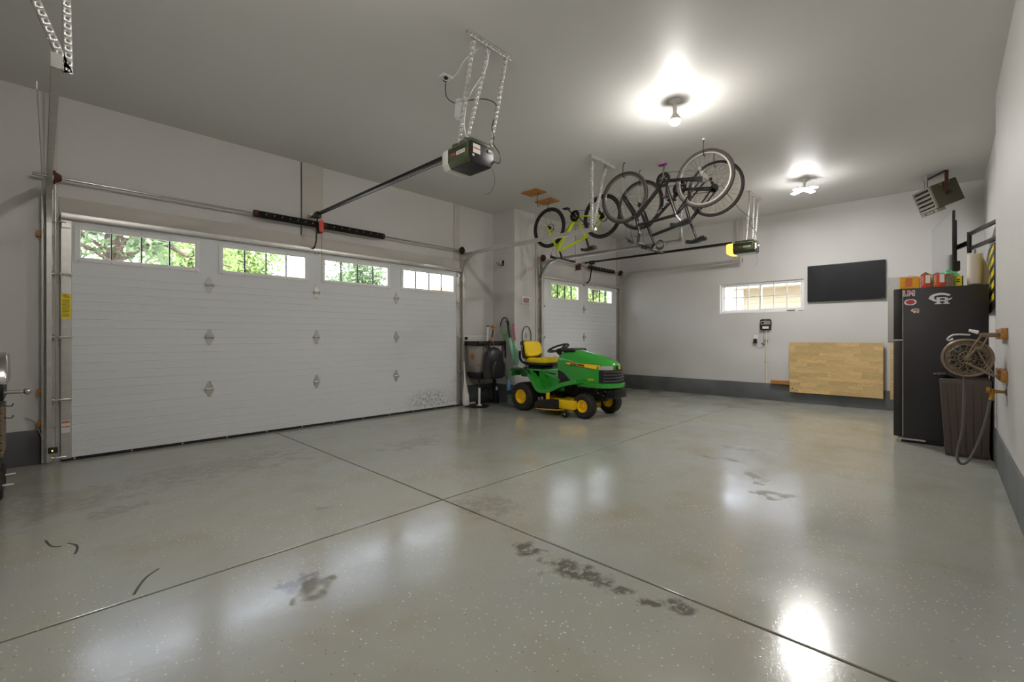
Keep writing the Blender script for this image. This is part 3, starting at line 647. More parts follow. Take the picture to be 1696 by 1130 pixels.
tag(MB().tube(spline([(2.53, 3.29, 3.57), (2.50, 3.20, 3.50), (2.50, 3.06, 3.50), (2.46, 2.92, 3.53), (2.45, 2.80, 3.54), (2.47, 2.70, 3.565), (2.49, 2.665, 3.55), (2.50, 2.68, 3.4), (2.44, 2.82, 3.2), (2.42, 2.86, 3.0), (2.44, 2.86, 2.87)]), .0035, 6).build('white_wire', M['white']), 'thin white wire looping from the ceiling to the opener top', 'wire')
tag(MB().lathe([(.004,.0),(.03,.02),(.045,.16),(.046,.17)], (2.44, 2.98, 3.05), (.15,-.1,1), 10).build('wire_bundle', M['bagc']), 'crumpled clear plastic sleeve tied around the opener straps', 'plastic')
tag(MB().tube(spline([(2.70, 2.82, 2.67), (2.72, 2.81, 2.56), (2.69, 2.83, 2.47), (2.64, 2.86, 2.44)]), .0018, 5).build('antenna_wire', M['spoke']), 'fine antenna wire dangling below the mid-room opener', 'wire')
tag(MB().tube(spline([(8.34, 2.30, 2.62), (8.36, 2.28, 2.5), (8.33, 2.32, 2.4)]), .0018, 5).build('antenna_wire', M['spoke']), 'fine antenna wire dangling below the lamp-lit opener', 'wire')
tag(MB().tube(spline([(7.10, 2.42, 3.50), (7.2, 2.40, 3.43), (7.6, 2.36, 3.27), (8.0, 2.30, 3.17), (8.06, 2.28, 3.15), (8.0, 2.30, 3.06), (8.14, 2.26, 2.98), (8.22, 2.26, 2.9), (8.2, 2.28, 2.82)]), .004, 6).build('power_cord', M['blackp']), 'dark power cord slung from the ceiling to the lamp-lit opener', 'cord')
# photo-eye sensors
def eye(lb, x, y, z, led):
    t = thing('door_sensor', lb, 'sensor', (x, y, z-.04), 'photo-eye door sensors')
    MB().box(x-.03, x+.035, y-.09, y-.055, z-.028, z+.028).build('sensor_body', M['blackp'], t, bevel=.006)
    MB().box(x-.012, x-.008, y-.06, y, z-.015, z+.015).build('bracket', M['galv'], t)
    if led: MB().cyl((x-.002, y-.094, z-.002), (x-.002, y-.0895, z-.002), .0055, n=8).build('indicator_light', M['led'], t)
    return t
eye('black photo-eye with a green light low on the left jamb of the wide door', .085, DY, .135, True)
eye('black photo-eye low on the right jamb of the wide door', 5.23, DY, .15, False)
eye('black photo-eye low on the right jamb of the narrow door', 9.70, SY, .17, False)
tag(MB().tube(spline([(-.10, 6.262, .46), (-.03, 6.262, .40), (.03, 6.2, .20)]), .004, 6).build('sensor_wire', M['panel']), 'grey sensor wire stapled to the wall left of the wide door', 'wire')

# ================================================================== window and back wall
wn = thing('window_1', 'slim white sliding window with a grid of panes', None, (XB, 2.64, wz0)); tag(wn, kind='structure')
fx0, fx1 = XB+.055, XB+.125
mb = MB()
for (a, b_, c, d) in ((wy0, wy1, wz0, wz0+.045), (wy0, wy1, wz1-.04, wz1), (wy0, wy0+.04, wz0+.045, wz1-.04), (wy1-.045, wy1, wz0+.045, wz1-.04)): mb.box(fx0-.02, fx1, a, b_, c, d)
mb.build('frame', M['white'], wn, bevel=.004, seg=1)
mb = MB()
for (a, b_, c, d) in ((wy0, wy1, wz0-.001, wz0+.008), (wy0, wy0+.006, wz0, wz1), (wy1-.006, wy1, wz0, wz1)): mb.box(XB-.004, fx0, a, b_, c, d)
mb.build('jamb_liner', M['white'], wn)
ym = 2.635
for (a, b_, dx) in ((wy0+.04, ym+.02, 0), (ym-.02, wy1-.045, .03)):
    z0, z1 = wz0+.045, wz1-.04; t = .03; mb = MB()
    for (p, q, r, s_) in ((a, b_, z0, z0+t), (a, b_, z1-t*.5, z1), (a, a+t, z0+t, z1-t*.5), (b_-t, b_, z0+t, z1-t*.5)): mb.box(fx0+dx, fx0+dx+.028, p, q, r, s_)
    sa = mb.build('sash', M['white'], wn, bevel=.003, seg=1)
    for i in range(3):
        for j in range(2):
            ya, yb = a+t+(b_-a-2*t)*i/3, a+t+(b_-a-2*t)*(i+1)/3; za, zb = (z0+t, (z0+z1)/2+.02) if j == 0 else ((z0+z1)/2+.02, z1-t*.5)
            MB().box(fx0+dx+.012, fx0+dx+.016, ya+.002, yb-.002, za, zb).build('pane', M['glass'], sa)
    for i in (1, 2):
        yy = a+t+(b_-a-2*t)*i/3; MB().box(fx0+dx+.006, fx0+dx+.022, yy-.009, yy+.009, z0+t, z1-t*.5).build('muntin', M['white'], sa)
    MB().box(fx0+dx+.007, fx0+dx+.021, a+t, b_-t, (z0+z1)/2+.011, (z0+z1)/2+.029).build('muntin', M['white'], sa)
MB().box(XB+.01, XB+.05, 2.04, 2.17, wz0+.009, wz0+.03).build('latch', M['blackp'], wn, bevel=.004)
MB().box(XB+.0, XB+.03, 1.89, 1.98, wz0+.009, wz0+.018).build('latch', M['blackp'], wn, bevel=.003)

# wall television
t = thing('wall_television', 'large black flat television mounted flat on the window wall', 'television', (XB-.03, 1.27, 1.862))
MB().box(XB-.055, XB-.012, .72, 1.825, 1.866, 2.518).build('cabinet', M['blackp'], t, bevel=.006)
MB().box(XB-.0572, XB-.055, .728, 1.817, 1.878, 2.51).build('screen', M['screen_m'], t)
MB().box(XB-.012, XB, .95, 1.6, 2.0, 2.4).build('wall_plate', M['blackm'], t)
MB().box(XB-.058, XB-.0565, .735, .77, 1.868, 1.874).build('logo_plate', M['panel'], t)
# fold-down bench top of glued staves
bt = thing('bench_top', 'honey-coloured butcher block panel hanging on the wall under the television', 'panel', (9.71, 1.43, .18))
y0, y1, z0, z1 = .742, 2.10, .195, 1.125; rows = 15; rh = (z1-z0)/rows; R = random.Random(5)
MB().box(9.705, 9.735, y0+.003, y1-.003, z0+.003, z1-.003).build('core', M['wood'], bt)
for i in range(rows):
    y = y0 - R.uniform(0, .25)
    while y < y1:
        L = R.uniform(.18, .5); a, b_ = max(y, y0), min(y+L, y1)
        if b_-a > .02: MB().box(9.696-R.uniform(0, .0006), 9.706, a+.0004, b_-.0004, z0+i*rh+.0003, z0+(i+1)*rh-.0003).build('stave', M['stave'], bt, bevel=.0006, seg=1)
        y += L
MB().cyl((9.6945, 2.055, .265), (9.6965, 2.055, .265), .012, n=10).build('knot', M['rust'], bt)
for yy in (.9, 1.9): MB().box(9.735, XB-.021, yy-.03, yy+.03, .9, 1.1).build('hinge_bracket', M['blackm'], bt)
tag(MB().box(9.70, XB-.001, 2.10, 2.42, .326, .395).build('lumber_offcut', M['cleat'], bevel=.003), 'short orange lumber offcut on the curb beside the bench top', 'wood block')
tag(MB().box(9.70, 9.73, -.1, .655, .19, 1.12).build('wood_sheet', M['stave'], bevel=.002), 'edge of a second wooden sheet standing behind the refrigerator', 'panel')
# irrigation controller
t = thing('control_box', 'black and grey control box with two dials below the window', 'controller', (9.78, 2.52, 1.34))
pr = [(-.09,-.10),(.09,-.10),(.10,.0),(.095,.10),(.07,.115),(-.07,.115),(-.095,.10),(-.10,0)]
MB().prism(pr, (XB-.055, 2.52, 1.455), (0,-1,0), (0,0,1), -.0549).build('case', M['blackp'], t, bevel=.008)
fc = MB().prism([(-.082,.005),(.082,.005),(.085,.075),(-.085,.075)], (XB-.055, 2.52, 1.46), (0,-1,0), (0,0,1), .003).build('face_plate', M['panel'], t, bevel=.001, seg=1)
for dy, mm in ((.045, M['blackp']), (-.05, M['heaterg'])): MB().cyl((XB-.07, 2.52+dy, 1.50), (XB-.057, 2.52+dy, 1.50), .021, n=16).build('dial', mm, fc)
MB().box(XB-.059, XB-.056, 2.46, 2.57, 1.385, 1.43).build('note_label', M['paper'], t)
glyphs(6, .055, .009, (XB-.0555, 2.52, 1.552), (0,-1,0), (0,0,1), M['paper'], t)
t = thing('conduit', 'cream plastic conduit running down from the control box', 'pipe', (9.78, 2.515, .33))
MB().cyl((XB-.016, 2.515, .326), (XB-.016, 2.515, 1.36), .0135, n=12).build('pipe', mat('cream_pvc', '#ddd8c4', .45), t)
for z in (.74, 1.16): MB().box(XB-.03, XB, 2.475, 2.555, z-.006, z+.006).build('strap', M['galv'], t)
t = thing('wall_outlet', 'white outlet with a black power adapter below the window', 'outlet', (9.79, 2.70, 1.1))
MB().box(XB-.006, XB, 2.665, 2.735, 1.15, 1.265).build('cover_plate', M['white'], t, bevel=.002)
MB().box(XB-.06, XB-.006, 2.675, 2.735, 1.10, 1.19).build('power_adapter', M['blackp'], t, bevel=.006)
tag(MB().tube(spline([(XB-.03, 2.70, 1.10), (XB-.02, 2.68, 1.03), (XB-.012, 2.64, 1.0), (XB-.012, 2.57, 1.04), (XB-.012, 2.545, 1.1), (XB-.012, 2.565, 1.2), (XB-.012, 2.56, 1.36)]), .004, 6).build('adapter_cord', M['panel']), 'thin grey cord from the adapter to the control box', 'cord')
tag(MB().cyl((XB-.02, 2.60, 1.105), (XB-.015, 2.54, 1.075), .009, n=8).build('cord_connector', M['blackp']), 'small black cord connector beside the cream conduit', 'connector')
t = thing('electrical_panel', 'grey electrical panel on the window wall beside the refrigerator', 'panel', (9.78, .5, 1.13))
MB().box(XB-.012, XB, .33, .69, 1.135, 2.21).build('cover', M['panel'], t, bevel=.003)
MB().box(XB-.018, XB-.012, .38, .645, 1.3, 2.1).build('panel_door', M['panel'], t, bevel=.003)

# ================================================================== ceiling lamps
def lamp(lb, x, y, led):
    t = thing('ceiling_lamp', lb, 'lamp', (x, y, ZC-.2), 'bare bulb ceiling lamps')
    MB().lathe([(.062, 0), (.062, -.006), (.055, -.014), (.03, -.02), (.022, -.03)], (x, y, ZC-.0005), (0,0,1), 28).build('canopy', M['socket'], t)
    MB().cyl((x, y, ZC-.03), (x, y, ZC-.125), .019, n=16).build('socket', M['socket'], t)
    if not led:
        MB().lathe([(.018, 0), (.024, -.012), (.046, -.045), (.054, -.066), (.0535, -.074)], (x, y, ZC-.125), (0,0,1), 20, cap=False).build('bulb_base', M['socket'], t)
        MB().lathe([(.0535, -.074), (.0525, -.082), (.046, -.098), (.026, -.115), (.003, -.121)], (x, y, ZC-.125), (0,0,1), 20).build('bulb', M['bulb'], t)
    else:
        MB().lathe([(.03, 0), (.045, -.02), (.045, -.034)], (x, y, ZC-.125), (0,0,1), 20).build('lamp_hub', M['socket'], t)
        for k_ in range(4):
            a = PI/4 + k_*PI/2 + .35; d = V((math.cos(a), math.sin(a), -.12)); c = V((x, y, ZC-.150)); sd = d.cross(V((0,0,1))); nn = sd.cross(d).normalized()
            hs = MB().obox(c + d*.115, (.15, .08, .012), d, sd).build('led_paddle', M['socket'], t, bevel=.004)
            MB().obox(c + d*.115 - nn*.0105, (.14, .07, .009), d, sd).build('led_panel', M['led_panel'], hs, bevel=.003)
lamp('bare white bulb on the ceiling nearest the viewer, above the black bicycles', 4.407, 1.957, False)
lamp('four-paddle white lamp on the ceiling before the window wall', 7.905, 1.521, True)
lamp('bare white bulb on the ceiling over the left bay', .80, 2.0, False)

# ================================================================== refrigerator corner
fx, fy0, fy1, fz = 6.95, -.335, .44, 1.782
t = thing('refrigerator', 'tall black top-freezer refrigerator with stickers on its side', 'refrigerator', (7.3, .05, 0))
MB().box(fx, fx+.70, fy0, .352, .045, fz).build('cabinet', M['fridge'], t, bevel=.006)
for (a, b_, nm) in ((1.19, fz, 'freezer_door'), (.06, 1.178, 'main_door')):
    d = MB().box(fx, fx+.70, .362, fy1, a, b_).build(nm, M['fridge'], t, bevel=.012)
    MB().box(fx+.01, fx+.69, .352, .362, a+.01, b_-.01).build('gasket', M['panel'], d)
    MB().box(fx+.62, fx+.645, fy1, fy1+.03, a+.05, min(b_-.05, a+.5)).build('handle', M['blackp'], d, bevel=.006)
MB().box(fx+.005, fx+.05, .31, .43, 1.178, 1.19).build('centre_hinge', M['galvw'], t, bevel=.002)
MB().box(fx+.01, fx+.69, fy0+.02, .36, .012, .05).build('kick_plate', M['blackp'], t)
mb = MB(); mb.box(fx-.004, fx+.03, .16, .40, .03, .048); mb.cyl((fx+.03, .38, 0), (fx+.03, .38, .03), .016, n=10); mb.build('levelling_foot', M['galvw'], t)
for (yy, xx) in ((-.25, fx+.05), (-.25, fx+.62), (.33, fx+.62)): MB().cyl((xx, yy, 0), (xx, yy, .05), .016, n=10).build('foot', M['blackp'], t)
# side stickers
U = (0, -1, 0); Z_ = (0, 0, 1)
def letters_cr(cy, cz, s, m, e, parent):
    # swept letter C with a pointed left end, a block letter R in front of it
    top = arc((0, 0, 0), 1, math.radians(35), math.radians(150), 14, (1,0,0), (0,1,0)); outer = [(p.x*.50, p.y*.30+.02) for p in top]
    inner = [(p.x*.36+.02, p.y*.19+.02) for p in top[::-1]]
    C_ = outer + [(-.50, .02), (-.30, -.12), (-.18, -.17), (-.18, -.08), (-.27, .03)] + inner[1:]
    MB().prism([(x*s, y*s) for x, y in C_], (fx-e, cy, cz), U, Z_, e).build('emblem', m, parent)
    z = lambda y: cz + y*s
    for (x0, x1, y0, y1) in ((-.17,-.03,-.25,.08), (.17,.30,-.10,.05), (.16,.29,-.25,-.13), (-.03,.22,.02,.08), (-.03,.22,-.14,-.08), (-.24,.04,-.30,-.24), (.10,.36,-.30,-.24)):
        MB().box(fx-e*1.6, fx-.0001, cy-x1*s, cy-x0*s, z(y0), z(y1)).build('emblem_letter', m, parent)
    MB().prism([(.26*s, -.06*s), (.48*s, .06*s), (.42*s, -.05*s), (.30*s, -.12*s)], (fx-e, cy, cz), U, Z_, e).build('emblem', m, parent)
letters_cr(.036, 1.648, .20, M['sticker_w'], .0012, t)
letters_cr(.245, 1.52, .085, M['sticker_c'], .0012, t)
text('LM', .082, (fx-.0006, .303, 1.722), U, Z_, M['sticker_w'], t, 'sticker_outline', .0006, .006)
text('LM', .082, (fx-.0016, .303, 1.722), U, Z_, M['sticker_r'], t, 'sticker_letters', .0006, .0)
MB().prism([(-.055,.0),(-.04,.028),(-.01,.036),(.03,.034),(.055,.012),(.05,-.018),(.02,-.036),(-.025,-.034),(-.05,-.02)], (fx-.0007, .29, 1.622), U, Z_, .0007).build('sticker_outline', M['sticker_w'], t)
MB().prism([(-.042,.0),(-.03,.02),(0,.027),(.025,.024),(.042,.006),(.036,-.014),(.012,-.026),(-.02,-.024)], (fx-.0014, .29, 1.622), U, Z_, .0007).build('sticker_patch', M['sticker_r'], t, label='plain red sticker patch')

# things on top of the refrigerator
def carton(lb, x0, x1, ya, yb, h, m, bands, flap=False, txt=None):
    t = thing('carton', lb, 'box', ((x0+x1)/2, (ya+yb)/2, fz)); z = fz+.001
    b = MB().box(x0, x1, ya, yb, z, z+h).build('box_body', m, t, bevel=.002, seg=1)
    for (p, q, r, s_, mm) in bands: MB().box(x0-.001, x0, ya+(yb-ya)*p, ya+(yb-ya)*q, z+h*r, z+h*s_).build('printed_panel', mm, t)
    if flap:
        MB().prism([(0, 0), ((yb-ya)/2, .035), (yb-ya, 0)], (x0+.02, yb, z+h), (0,-1,0), (0,0,1), -.003).build('open_flap', M['boxb'], t)
    if txt: glyphs(4, h*.8, .02, (x0-.0012, yb-(yb-ya)*.2, z+h*.5), (0,0,1), (0,1,0), M['paper'], t)
    return t
carton('yellow carton at the front corner of the refrigerator top', 6.99, 7.17, .215, .385, .135, M['boxy'], ((.35, .7, .15, .9, M['orange']),))
carton('orange carton with an open flap next to the yellow carton', 7.0, 7.2, .118, .205, .15, M['boxo'], ((.05, .5, .35, .95, M['paper']), (.0, .5, 0, .3, M['sticker_r'])), True, True)
carton('orange carton standing right of the open-flap carton', 7.0, 7.2, .0, .10, .15, M['boxo'], ((.05, .45, .35, .95, M['paper']), (.0, .45, 0, .3, M['sticker_r'])), False, True)
carton('brown patterned carton right of the orange cartons', 7.0, 7.2, -.072, -.002, .145, M['boxb'], ())
carton('small yellow box with black edge at the back of the refrigerator top', 7.05, 7.2, -.145, -.078, .115, M['yellow'], ((.0, .16, 0, 1, M['blackp']), (.4, .8, .4, .5, M['blackp']), (.4, .8, .6, .7, M['blackp'])))
def bag(name, lb, c, r, m, seed):
    R = random.Random(seed); mb = MB(); n, k_ = 14, 8; rings = []
    for j in range(k_+1):
        a = PI*j/k_; ring = []
        for i in range(n):
            q = 1 + R.uniform(-.4, .3); b_ = 2*PI*i/n
            ring.append(V(c) + V((math.cos(b_)*math.sin(a)*r[0]*q, math.sin(b_)*math.sin(a)*r[1]*q, max(0, r[2] - math.cos(a)*r[2]*(1+R.uniform(-.35, .15))))))
        rings.append(ring)
    mb.loft(rings); return tag(mb.build(name, m, flat=True), lb, 'plastic bag')
bag('plastic_bag', 'crumpled clear plastic bag behind the yellow carton', (7.25, .30, fz+.004), (.07, .10, .085), M['bagc'], 1)
bag('plastic_bag', 'green plastic bag lying behind the open-flap carton', (7.275, .14, fz+.004), (.065, .075, .088), M['bagg'], 2)
bag('plastic_bag', 'pale blue plastic bag between the green bags', (7.42, .06, fz+.004), (.045, .07, .10), M['bagb'], 3)
bag('plastic_bag', 'tall green plastic bag under the arm-mounted television', (7.29, -.03, fz+.004), (.07, .08, .105), M['bagg'], 4)
t = thing('paper_towel_stand', 'paper towel roll on an upright stand at the back of the refrigerator top', 'paper towel', (7.12, -.24, fz))
MB().lathe([(.085, 0), (.085, .008), (.02, .014)], (7.12, -.235, fz+.001), (0,0,1), 24).build('stand_base', M['blackm'], t)
MB().cyl((7.12, -.235, fz+.01), (7.12, -.235, fz+.40), .012, n=12).build('stand_post', M['heaterg'], t)
MB().lathe([(.02, .02), (.058, .02), (.058, .35), (.02, .35)], (7.12, -.235, fz), (0,0,1), 28).build('towel_roll', M['towel'], t)
MB().prism([(0,0),(.0,.33),(.05,.27),(.085,.18),(.09,.08),(.07,0)], (7.17, -.262, fz+.02), (.15,-1,0), (0,0,1), .0015).build('loose_sheet', M['towel'], t)

# television on an articulated arm
t = thing('arm_television', 'flat television swung out on a wall arm above the refrigerator', 'television', (7.9, .05, 1.98))
d = V((.987, .157, 0)); nrm = V((-.157, .987, 0)); A0 = V((7.41, -.062, 1.995)); Wd, Hd = 1.24, .715
MB().obox(A0 + d*Wd/2 + V((0,0,Hd/2)) - nrm*.012, (Wd, .024, Hd), d, nrm).build('cabinet', M['blackp'], t, bevel=.004)
MB().obox(A0 + d*Wd/2 + V((0,0,Hd/2+.004)) + nrm*.0008, (Wd-.016, .0016, Hd-.022), d, nrm).build('screen', mat('glossy_screen', '#111214', .06, spec=1.0, coat=1.0), t)
MB().obox(A0 + d*.5 + V((0,0,Hd/2)) - nrm*.035, (.9, .03, .5), d, nrm).build('rear_cover', M['blackp'], t, bevel=.01)
MB().obox(A0 + d*.5 + V((0,0,.06)) - nrm*.045, (.96, .055, .12), d, nrm).build('lower_housing', M['blackp'], t, bevel=.012)
zc = 2.30; E0 = V((7.35, -.20, zc))
MB().bar((7.9, -.03, zc), E0, .03, .055).build('front_arm', M['blackm'], t, bevel=.004)
MB().cyl(E0 - V((0,0,.12)), E0 + V((0,0,.12)), .02, n=14).build('elbow_post', M['blackm'], t)
for dz in (.095, -.075): MB().bar(E0 + V((0,0,dz)), (6.62, -.40, zc+dz), .03, .04).build('rear_arm', M['blackm'], t, bevel=.004)
MB().box(6.53, 6.71, YF+.0005, YF+.02, 2.20, 2.43).build('wall_plate', M['blackm'], t)

# unit heater hung from the ceiling
hM = Matrix.Translation((9.03, .151, 3.07)) @ Matrix.Rotation(math.radians(120), 4, 'Z') @ Matrix.Rotation(math.radians(20), 4, 'Y')
t = thing('unit_heater', 'olive unit heater tilted on a ceiling bracket above the televisions', 'heater', M=hM)
# local: x = air outlet direction, y = across, z = up
MB().box(-.32, .0, -.19, .19, .0, .33).build('housing', M['heater'], t, bevel=.005)
mb = MB(); mb.box(0, .03, -.19, .19, .0, .03); mb.box(0, .03, -.19, .19, .30, .33); mb.box(0, .03, -.19, -.165, .03, .30); mb.box(0, .03, .165, .19, .03, .30)
mb.build('front_frame', M['heaterg'], t, bevel=.003, seg=1)
MB().box(.0, .004, -.165, .165, .03, .30).build('dark_core', M['black'], t)
for k_ in range(4):
    z = .055 + k_*.062
    MB().prism([(.005, 0), (.03, -.022), (.045, -.028), (.045, -.023), (.03, -.014), (.008, .010)], (0, .162, z+.02), (1,0,0), (0,0,1), .324).build('louver', M['heaterg'], t)
MB().box(-.09, .02, -.20, .15, -.05, .0).build('control_box', M['heaterg'], t, bevel=.003)
MB().box(.02, .0215, -.11, .10, -.042, -.012).build('name_label', M['blackp'], t)
glyphs(9, .16, .016, (.0222, -.005, -.028), (0,1,0), (0,0,1), M['paper'], t)
for s_ in (1, -1):
    for (xx, zz) in ((-.12, .305), (-.23, .305)): MB().cyl((xx, s_*.19, zz), (xx, s_*.194, zz), .008, n=8).build('screw', M['galvw'], t)
    MB().cyl((-.17, s_*.19, .16), (-.17, s_*.215, .16), .032, n=14).build('swivel_knob', M['blackp'], t)
MB().tube(spline([(-.16, .20, .30), (-.175, .215, .23), (-.17, .205, .16)]), .004, 6).tube(spline([(-.16, -.20, .30), (-.175, -.215, .23), (-.17, -.205, .16)]), .004, 6).build('cable', M['blackp'], t)
t = thing('heater_bracket', 'dark steel bracket holding the unit heater to the ceiling', 'bracket', (9.1, .1, ZC))
hv = lambda x, y, z: hM @ V((x, y, z))
pA, pB = hv(-.14, -.222, .20), hv(-.14, .222, .20)
bA, bB = V((pA.x, pA.y, ZC-.008)), V((pB.x, pB.y, ZC-.008))
MB().bar(bA, bB, .04, .012).build('ceiling_bar', M['blackm'], t)
for p, q in ((bA, pA), (bB, pB)): MB().obox((p+q)/2, ((p-q).length, .045, .005), q-p, (math.cos(math.radians(120)), math.sin(math.radians(120)), 0)).build('drop_strap', M['rust'], t)
q = hv(-.06, 0, .33); tag(MB().cyl((q.x+.03, q.y, ZC-.001), q, .016, n=10).build('heater_conduit', M['galv']), 'short steel conduit feeding the unit heater', 'pipe')

# striped board behind the refrigerator
t = thing('striped_board', 'yellow and black hazard-striped board hung on the wall behind the refrigerator', 'board', (7.4, YF, 1.5))
out = [(-.72,.02),(-.73,.40),(-.72,.67),(-.4,.70),(.1,.72),(.45,.66),(.66,.50),(.72,.25),(.62,.05),(.3,-.03),(-.3,-.02)]
MB().prism(out, (7.35, YF+.07, 1.50), (1,0,0), (0,0,1), .0695).build('board', M['blackp'], t, bevel=.01)
for k_ in range(5):
    z = .02 + k_*.125
    poly = [(.50, z+.0), (.1, z+.02), (0, z+.05), (-.705, z+.085), (-.705, z+.15), (-.02, z+.115), (.12, z+.085), (.50, z+.06)]
    MB().prism([(p, min(q, .66)) for p, q in poly], (7.35, YF+.0715, 1.50), (1,0,0), (0,0,1), .002).build('stripe', M['yellow'], t)

# brown bin
t = thing('resin_bin', 'brown ribbed resin bin in front of the refrigerator, under the hose reel', 'bin', (6.66, -.14, 0))
mb = MB(); b0 = [(6.475, -.315), (6.475, .0), (6.86, .0), (6.86, -.315)]; b1 = [(6.45, -.335), (6.45, .045), (6.90, .045), (6.90, -.335)]
mb.loft([[V((x, y, .0)) for x, y in b0], [V((x, y, .79)) for x, y in b1]]); mb.build('bin_body', M['brown'], t, bevel=.012)
for k_ in range(6):
    y = lambda f, z: (-.315+.315*f)*(1-z)+(-.335+.38*f)*z
    f = (k_+.5)/6
    pa, pb = V((6.4735, y(f, 0.03), .03)), V((6.4505, y(f, .95), .75))
    MB().bar(pa, pb, .050, .008, (1,0,0)).build('rib', M['brown'], t, bevel=.003, seg=1)
tag(MB().box(6.462, 6.90, -.350, -.338, .0, 1.05).build('dark_gap_sheet', M['blackp'], bevel=.003), 'black sheet added to darken the gap between the brown bin and the wall', 'sheet')  # upright black sheet put in to darken the gap beside the bin
bag('rag', 'crumpled dark bag lying on top of the brown bin', (6.62, .0, .791), (.13, .09, .03), M['leather'], 9)['category'] = 'bag'

# hose reel on wooden cleats
for z, lb in ((1.20, 'upper orange-stained wood cleat on the right wall'), (.86, 'lower orange-stained wood cleat on the right wall')):
    tag(MB().box(5.24, 5.80, YN+.0005, YN+.038, z, z+.089).build('wood_cleat', M['cleat'], bevel=.003), lb, 'wood block')
t = thing('hose_reel', 'ornate bronze wall-mounted hose reel with scrollwork wheel', 'hose reel', (5.45, -.13, 1.05))
rc = V((5.30, -.132, 1.046))
def wheel(x, full):
    c = V((x, rc.y, rc.z)); X_ = V((1,0,0)); a, b_ = V((0,1,0)), V((0,0,1))
    w = MB().torus(c, X_, .148, .011, 44, 8).build('wheel_rim', M['bronze'], t)
    MB().torus(c, X_, .127, .005, 40, 6).build('inner_ring', M['bronze'], w)
    MB().torus(c, X_, .052, .005, 28, 6).build('hub_ring', M['bronze'], w)
    sc = MB()
    for k_ in range(7):
        q = 2*PI*k_/7; e = lambda r, s: c + a*math.cos(q+s)*r + b_*math.sin(q+s)*r
        sc.tube([e(.054, -.25), e(.075, -.32), e(.1, -.2), e(.126, -.42)], .0035, 5)
        sc.tube([e(.054, .25), e(.075, .32), e(.1, .2), e(.126, .42)], .0035, 5)
        for (r, s, rr) in ((.088, 0, .017), (.112, -.15, .012), (.112, .15, .012)): sc.torus(e(r, s), X_, rr, .0032, 14, 5)
    sc.build('scrollwork', M['bronze'], w)
    h = MB().cyl(c - X_*.012, c + X_*.006, .022, n=16)
    for k_ in range(12):
        q = 2*PI*k_/12; dd = a*math.cos(q)+b_*math.sin(q); h.bar(c+dd*.02, c+dd*.05, .008, .006, (1,0,0))
    h.build('hub', M['bronze'], w)
wheel(5.30, True); wheel(5.62, False)
MB().cyl((5.30, rc.y, rc.z), (5.62, rc.y, rc.z), .05, n=20).build('spool', M['blackm'], t)
for k_ in range(3):
    pts = []
    for i in range(150):
        q = 2*PI*i/16; f = i/149; pts.append((5.335+.25*(f if k_ % 2 else 1-f), rc.y+math.cos(q)*(.066+.02*k_), rc.z+math.sin(q)*(.066+.02*k_)))
    MB().tube(pts, .0095, 6).build('wound_hose', M['hose'], t)
MB().bar((5.285, YN+.04, 1.235), (5.285, -.20, 1.235), .012, .035, (0,0,1)).build('upper_arm', M['bronze'], t, bevel=.003)
MB().tube(spline([(5.285, -.215, 1.235), (5.285, -.16, 1.13), (5.285, -.135, 1.06)]), .008, 8).tube(spline([(5.285, -.25, 1.225), (5.285, -.22, 1.15), (5.285, -.19, 1.10)]), .006, 8).build('hanger_scroll', M['bronze'], t)
MB().tube(spline([(5.285, -.12, 1.01), (5.285, -.20, .96), (5.285, -.27, .915), (5.285, YN+.04, .905)]), .011, 8).build('lower_arm', M['bronze'], t)
MB().tube(spline([(5.285, -.185, 1.12), (5.285, -.24, 1.00), (5.285, -.28, .93)]), .006, 8).build('side_scroll', M['bronze'], t)
MB().cyl((5.275, -.13, 1.045), (5.275, -.185, 1.125), .008, n=10).cyl((5.275, -.185, 1.125), (5.235, -.185, 1.13), .013, n=12).build('crank', M['bronze'], t)
MB().cyl((5.27, -.195, 1.255), (5.27, -.14, 1.275), .015, .011, n=12).build('spray_nozzle', M['paper'], t)
MB().tube(spline([(5.3, -.15, 1.235), (5.3, -.08, 1.24), (5.3, -.04, 1.23), (5.3, -.015, 1.20), (5.3, -.03, 1.19), (5.3, -.05, 1.205)]), .008, 8).build('hook', M['galvw'], t)
t = thing('hose_bib', 'brass tap on the right wall below the hose reel', 'tap', (5.4, -.3, .77))
MB().cyl((5.36, YN+.0005, .775), (5.36, -.27, .775), .012, n=12).cyl((5.36, -.275, .80), (5.36, -.275, .735), .016, n=12).build('tap_body', M['brass'], t)
MB().cyl((5.33, -.262, .79), (5.33, -.242, .79), .024, n=8).build('tap_handle', M['brass'], t)
MB().cyl((5.36, -.275, .735), (5.355, -.268, .705), .014, n=12).build('hose_coupling', M['brass'], t)
MB().cyl((5.36, YN+.0005, .775), (5.36, YN+.006, .775), .03, n=16).build('wall_flange', M['blackm'], t)
tag(MB().tube(spline([(5.33, -.115, .93), (5.32, -.115, .80), (5.315, -.112, .62), (5.31, -.105, .45), (5.31, -.078, .28), (5.30, -.075, .20), (5.30, -.10, .165), (5.31, -.14, .20), (5.32, -.19, .33), (5.33, -.235, .52), (5.35, -.265, .70)], 8), .0105, 10).build('garden_hose', M['hose']), 'grey hose hanging in a loop from the reel to the brass tap', 'hose')
tag(MB().box(5.28, 5.34, YN+.0005, YN+.003, .66, .95).build('wet_strip', M['bagc']), 'clear tape strip on the wall between the wood cleats', 'tape')

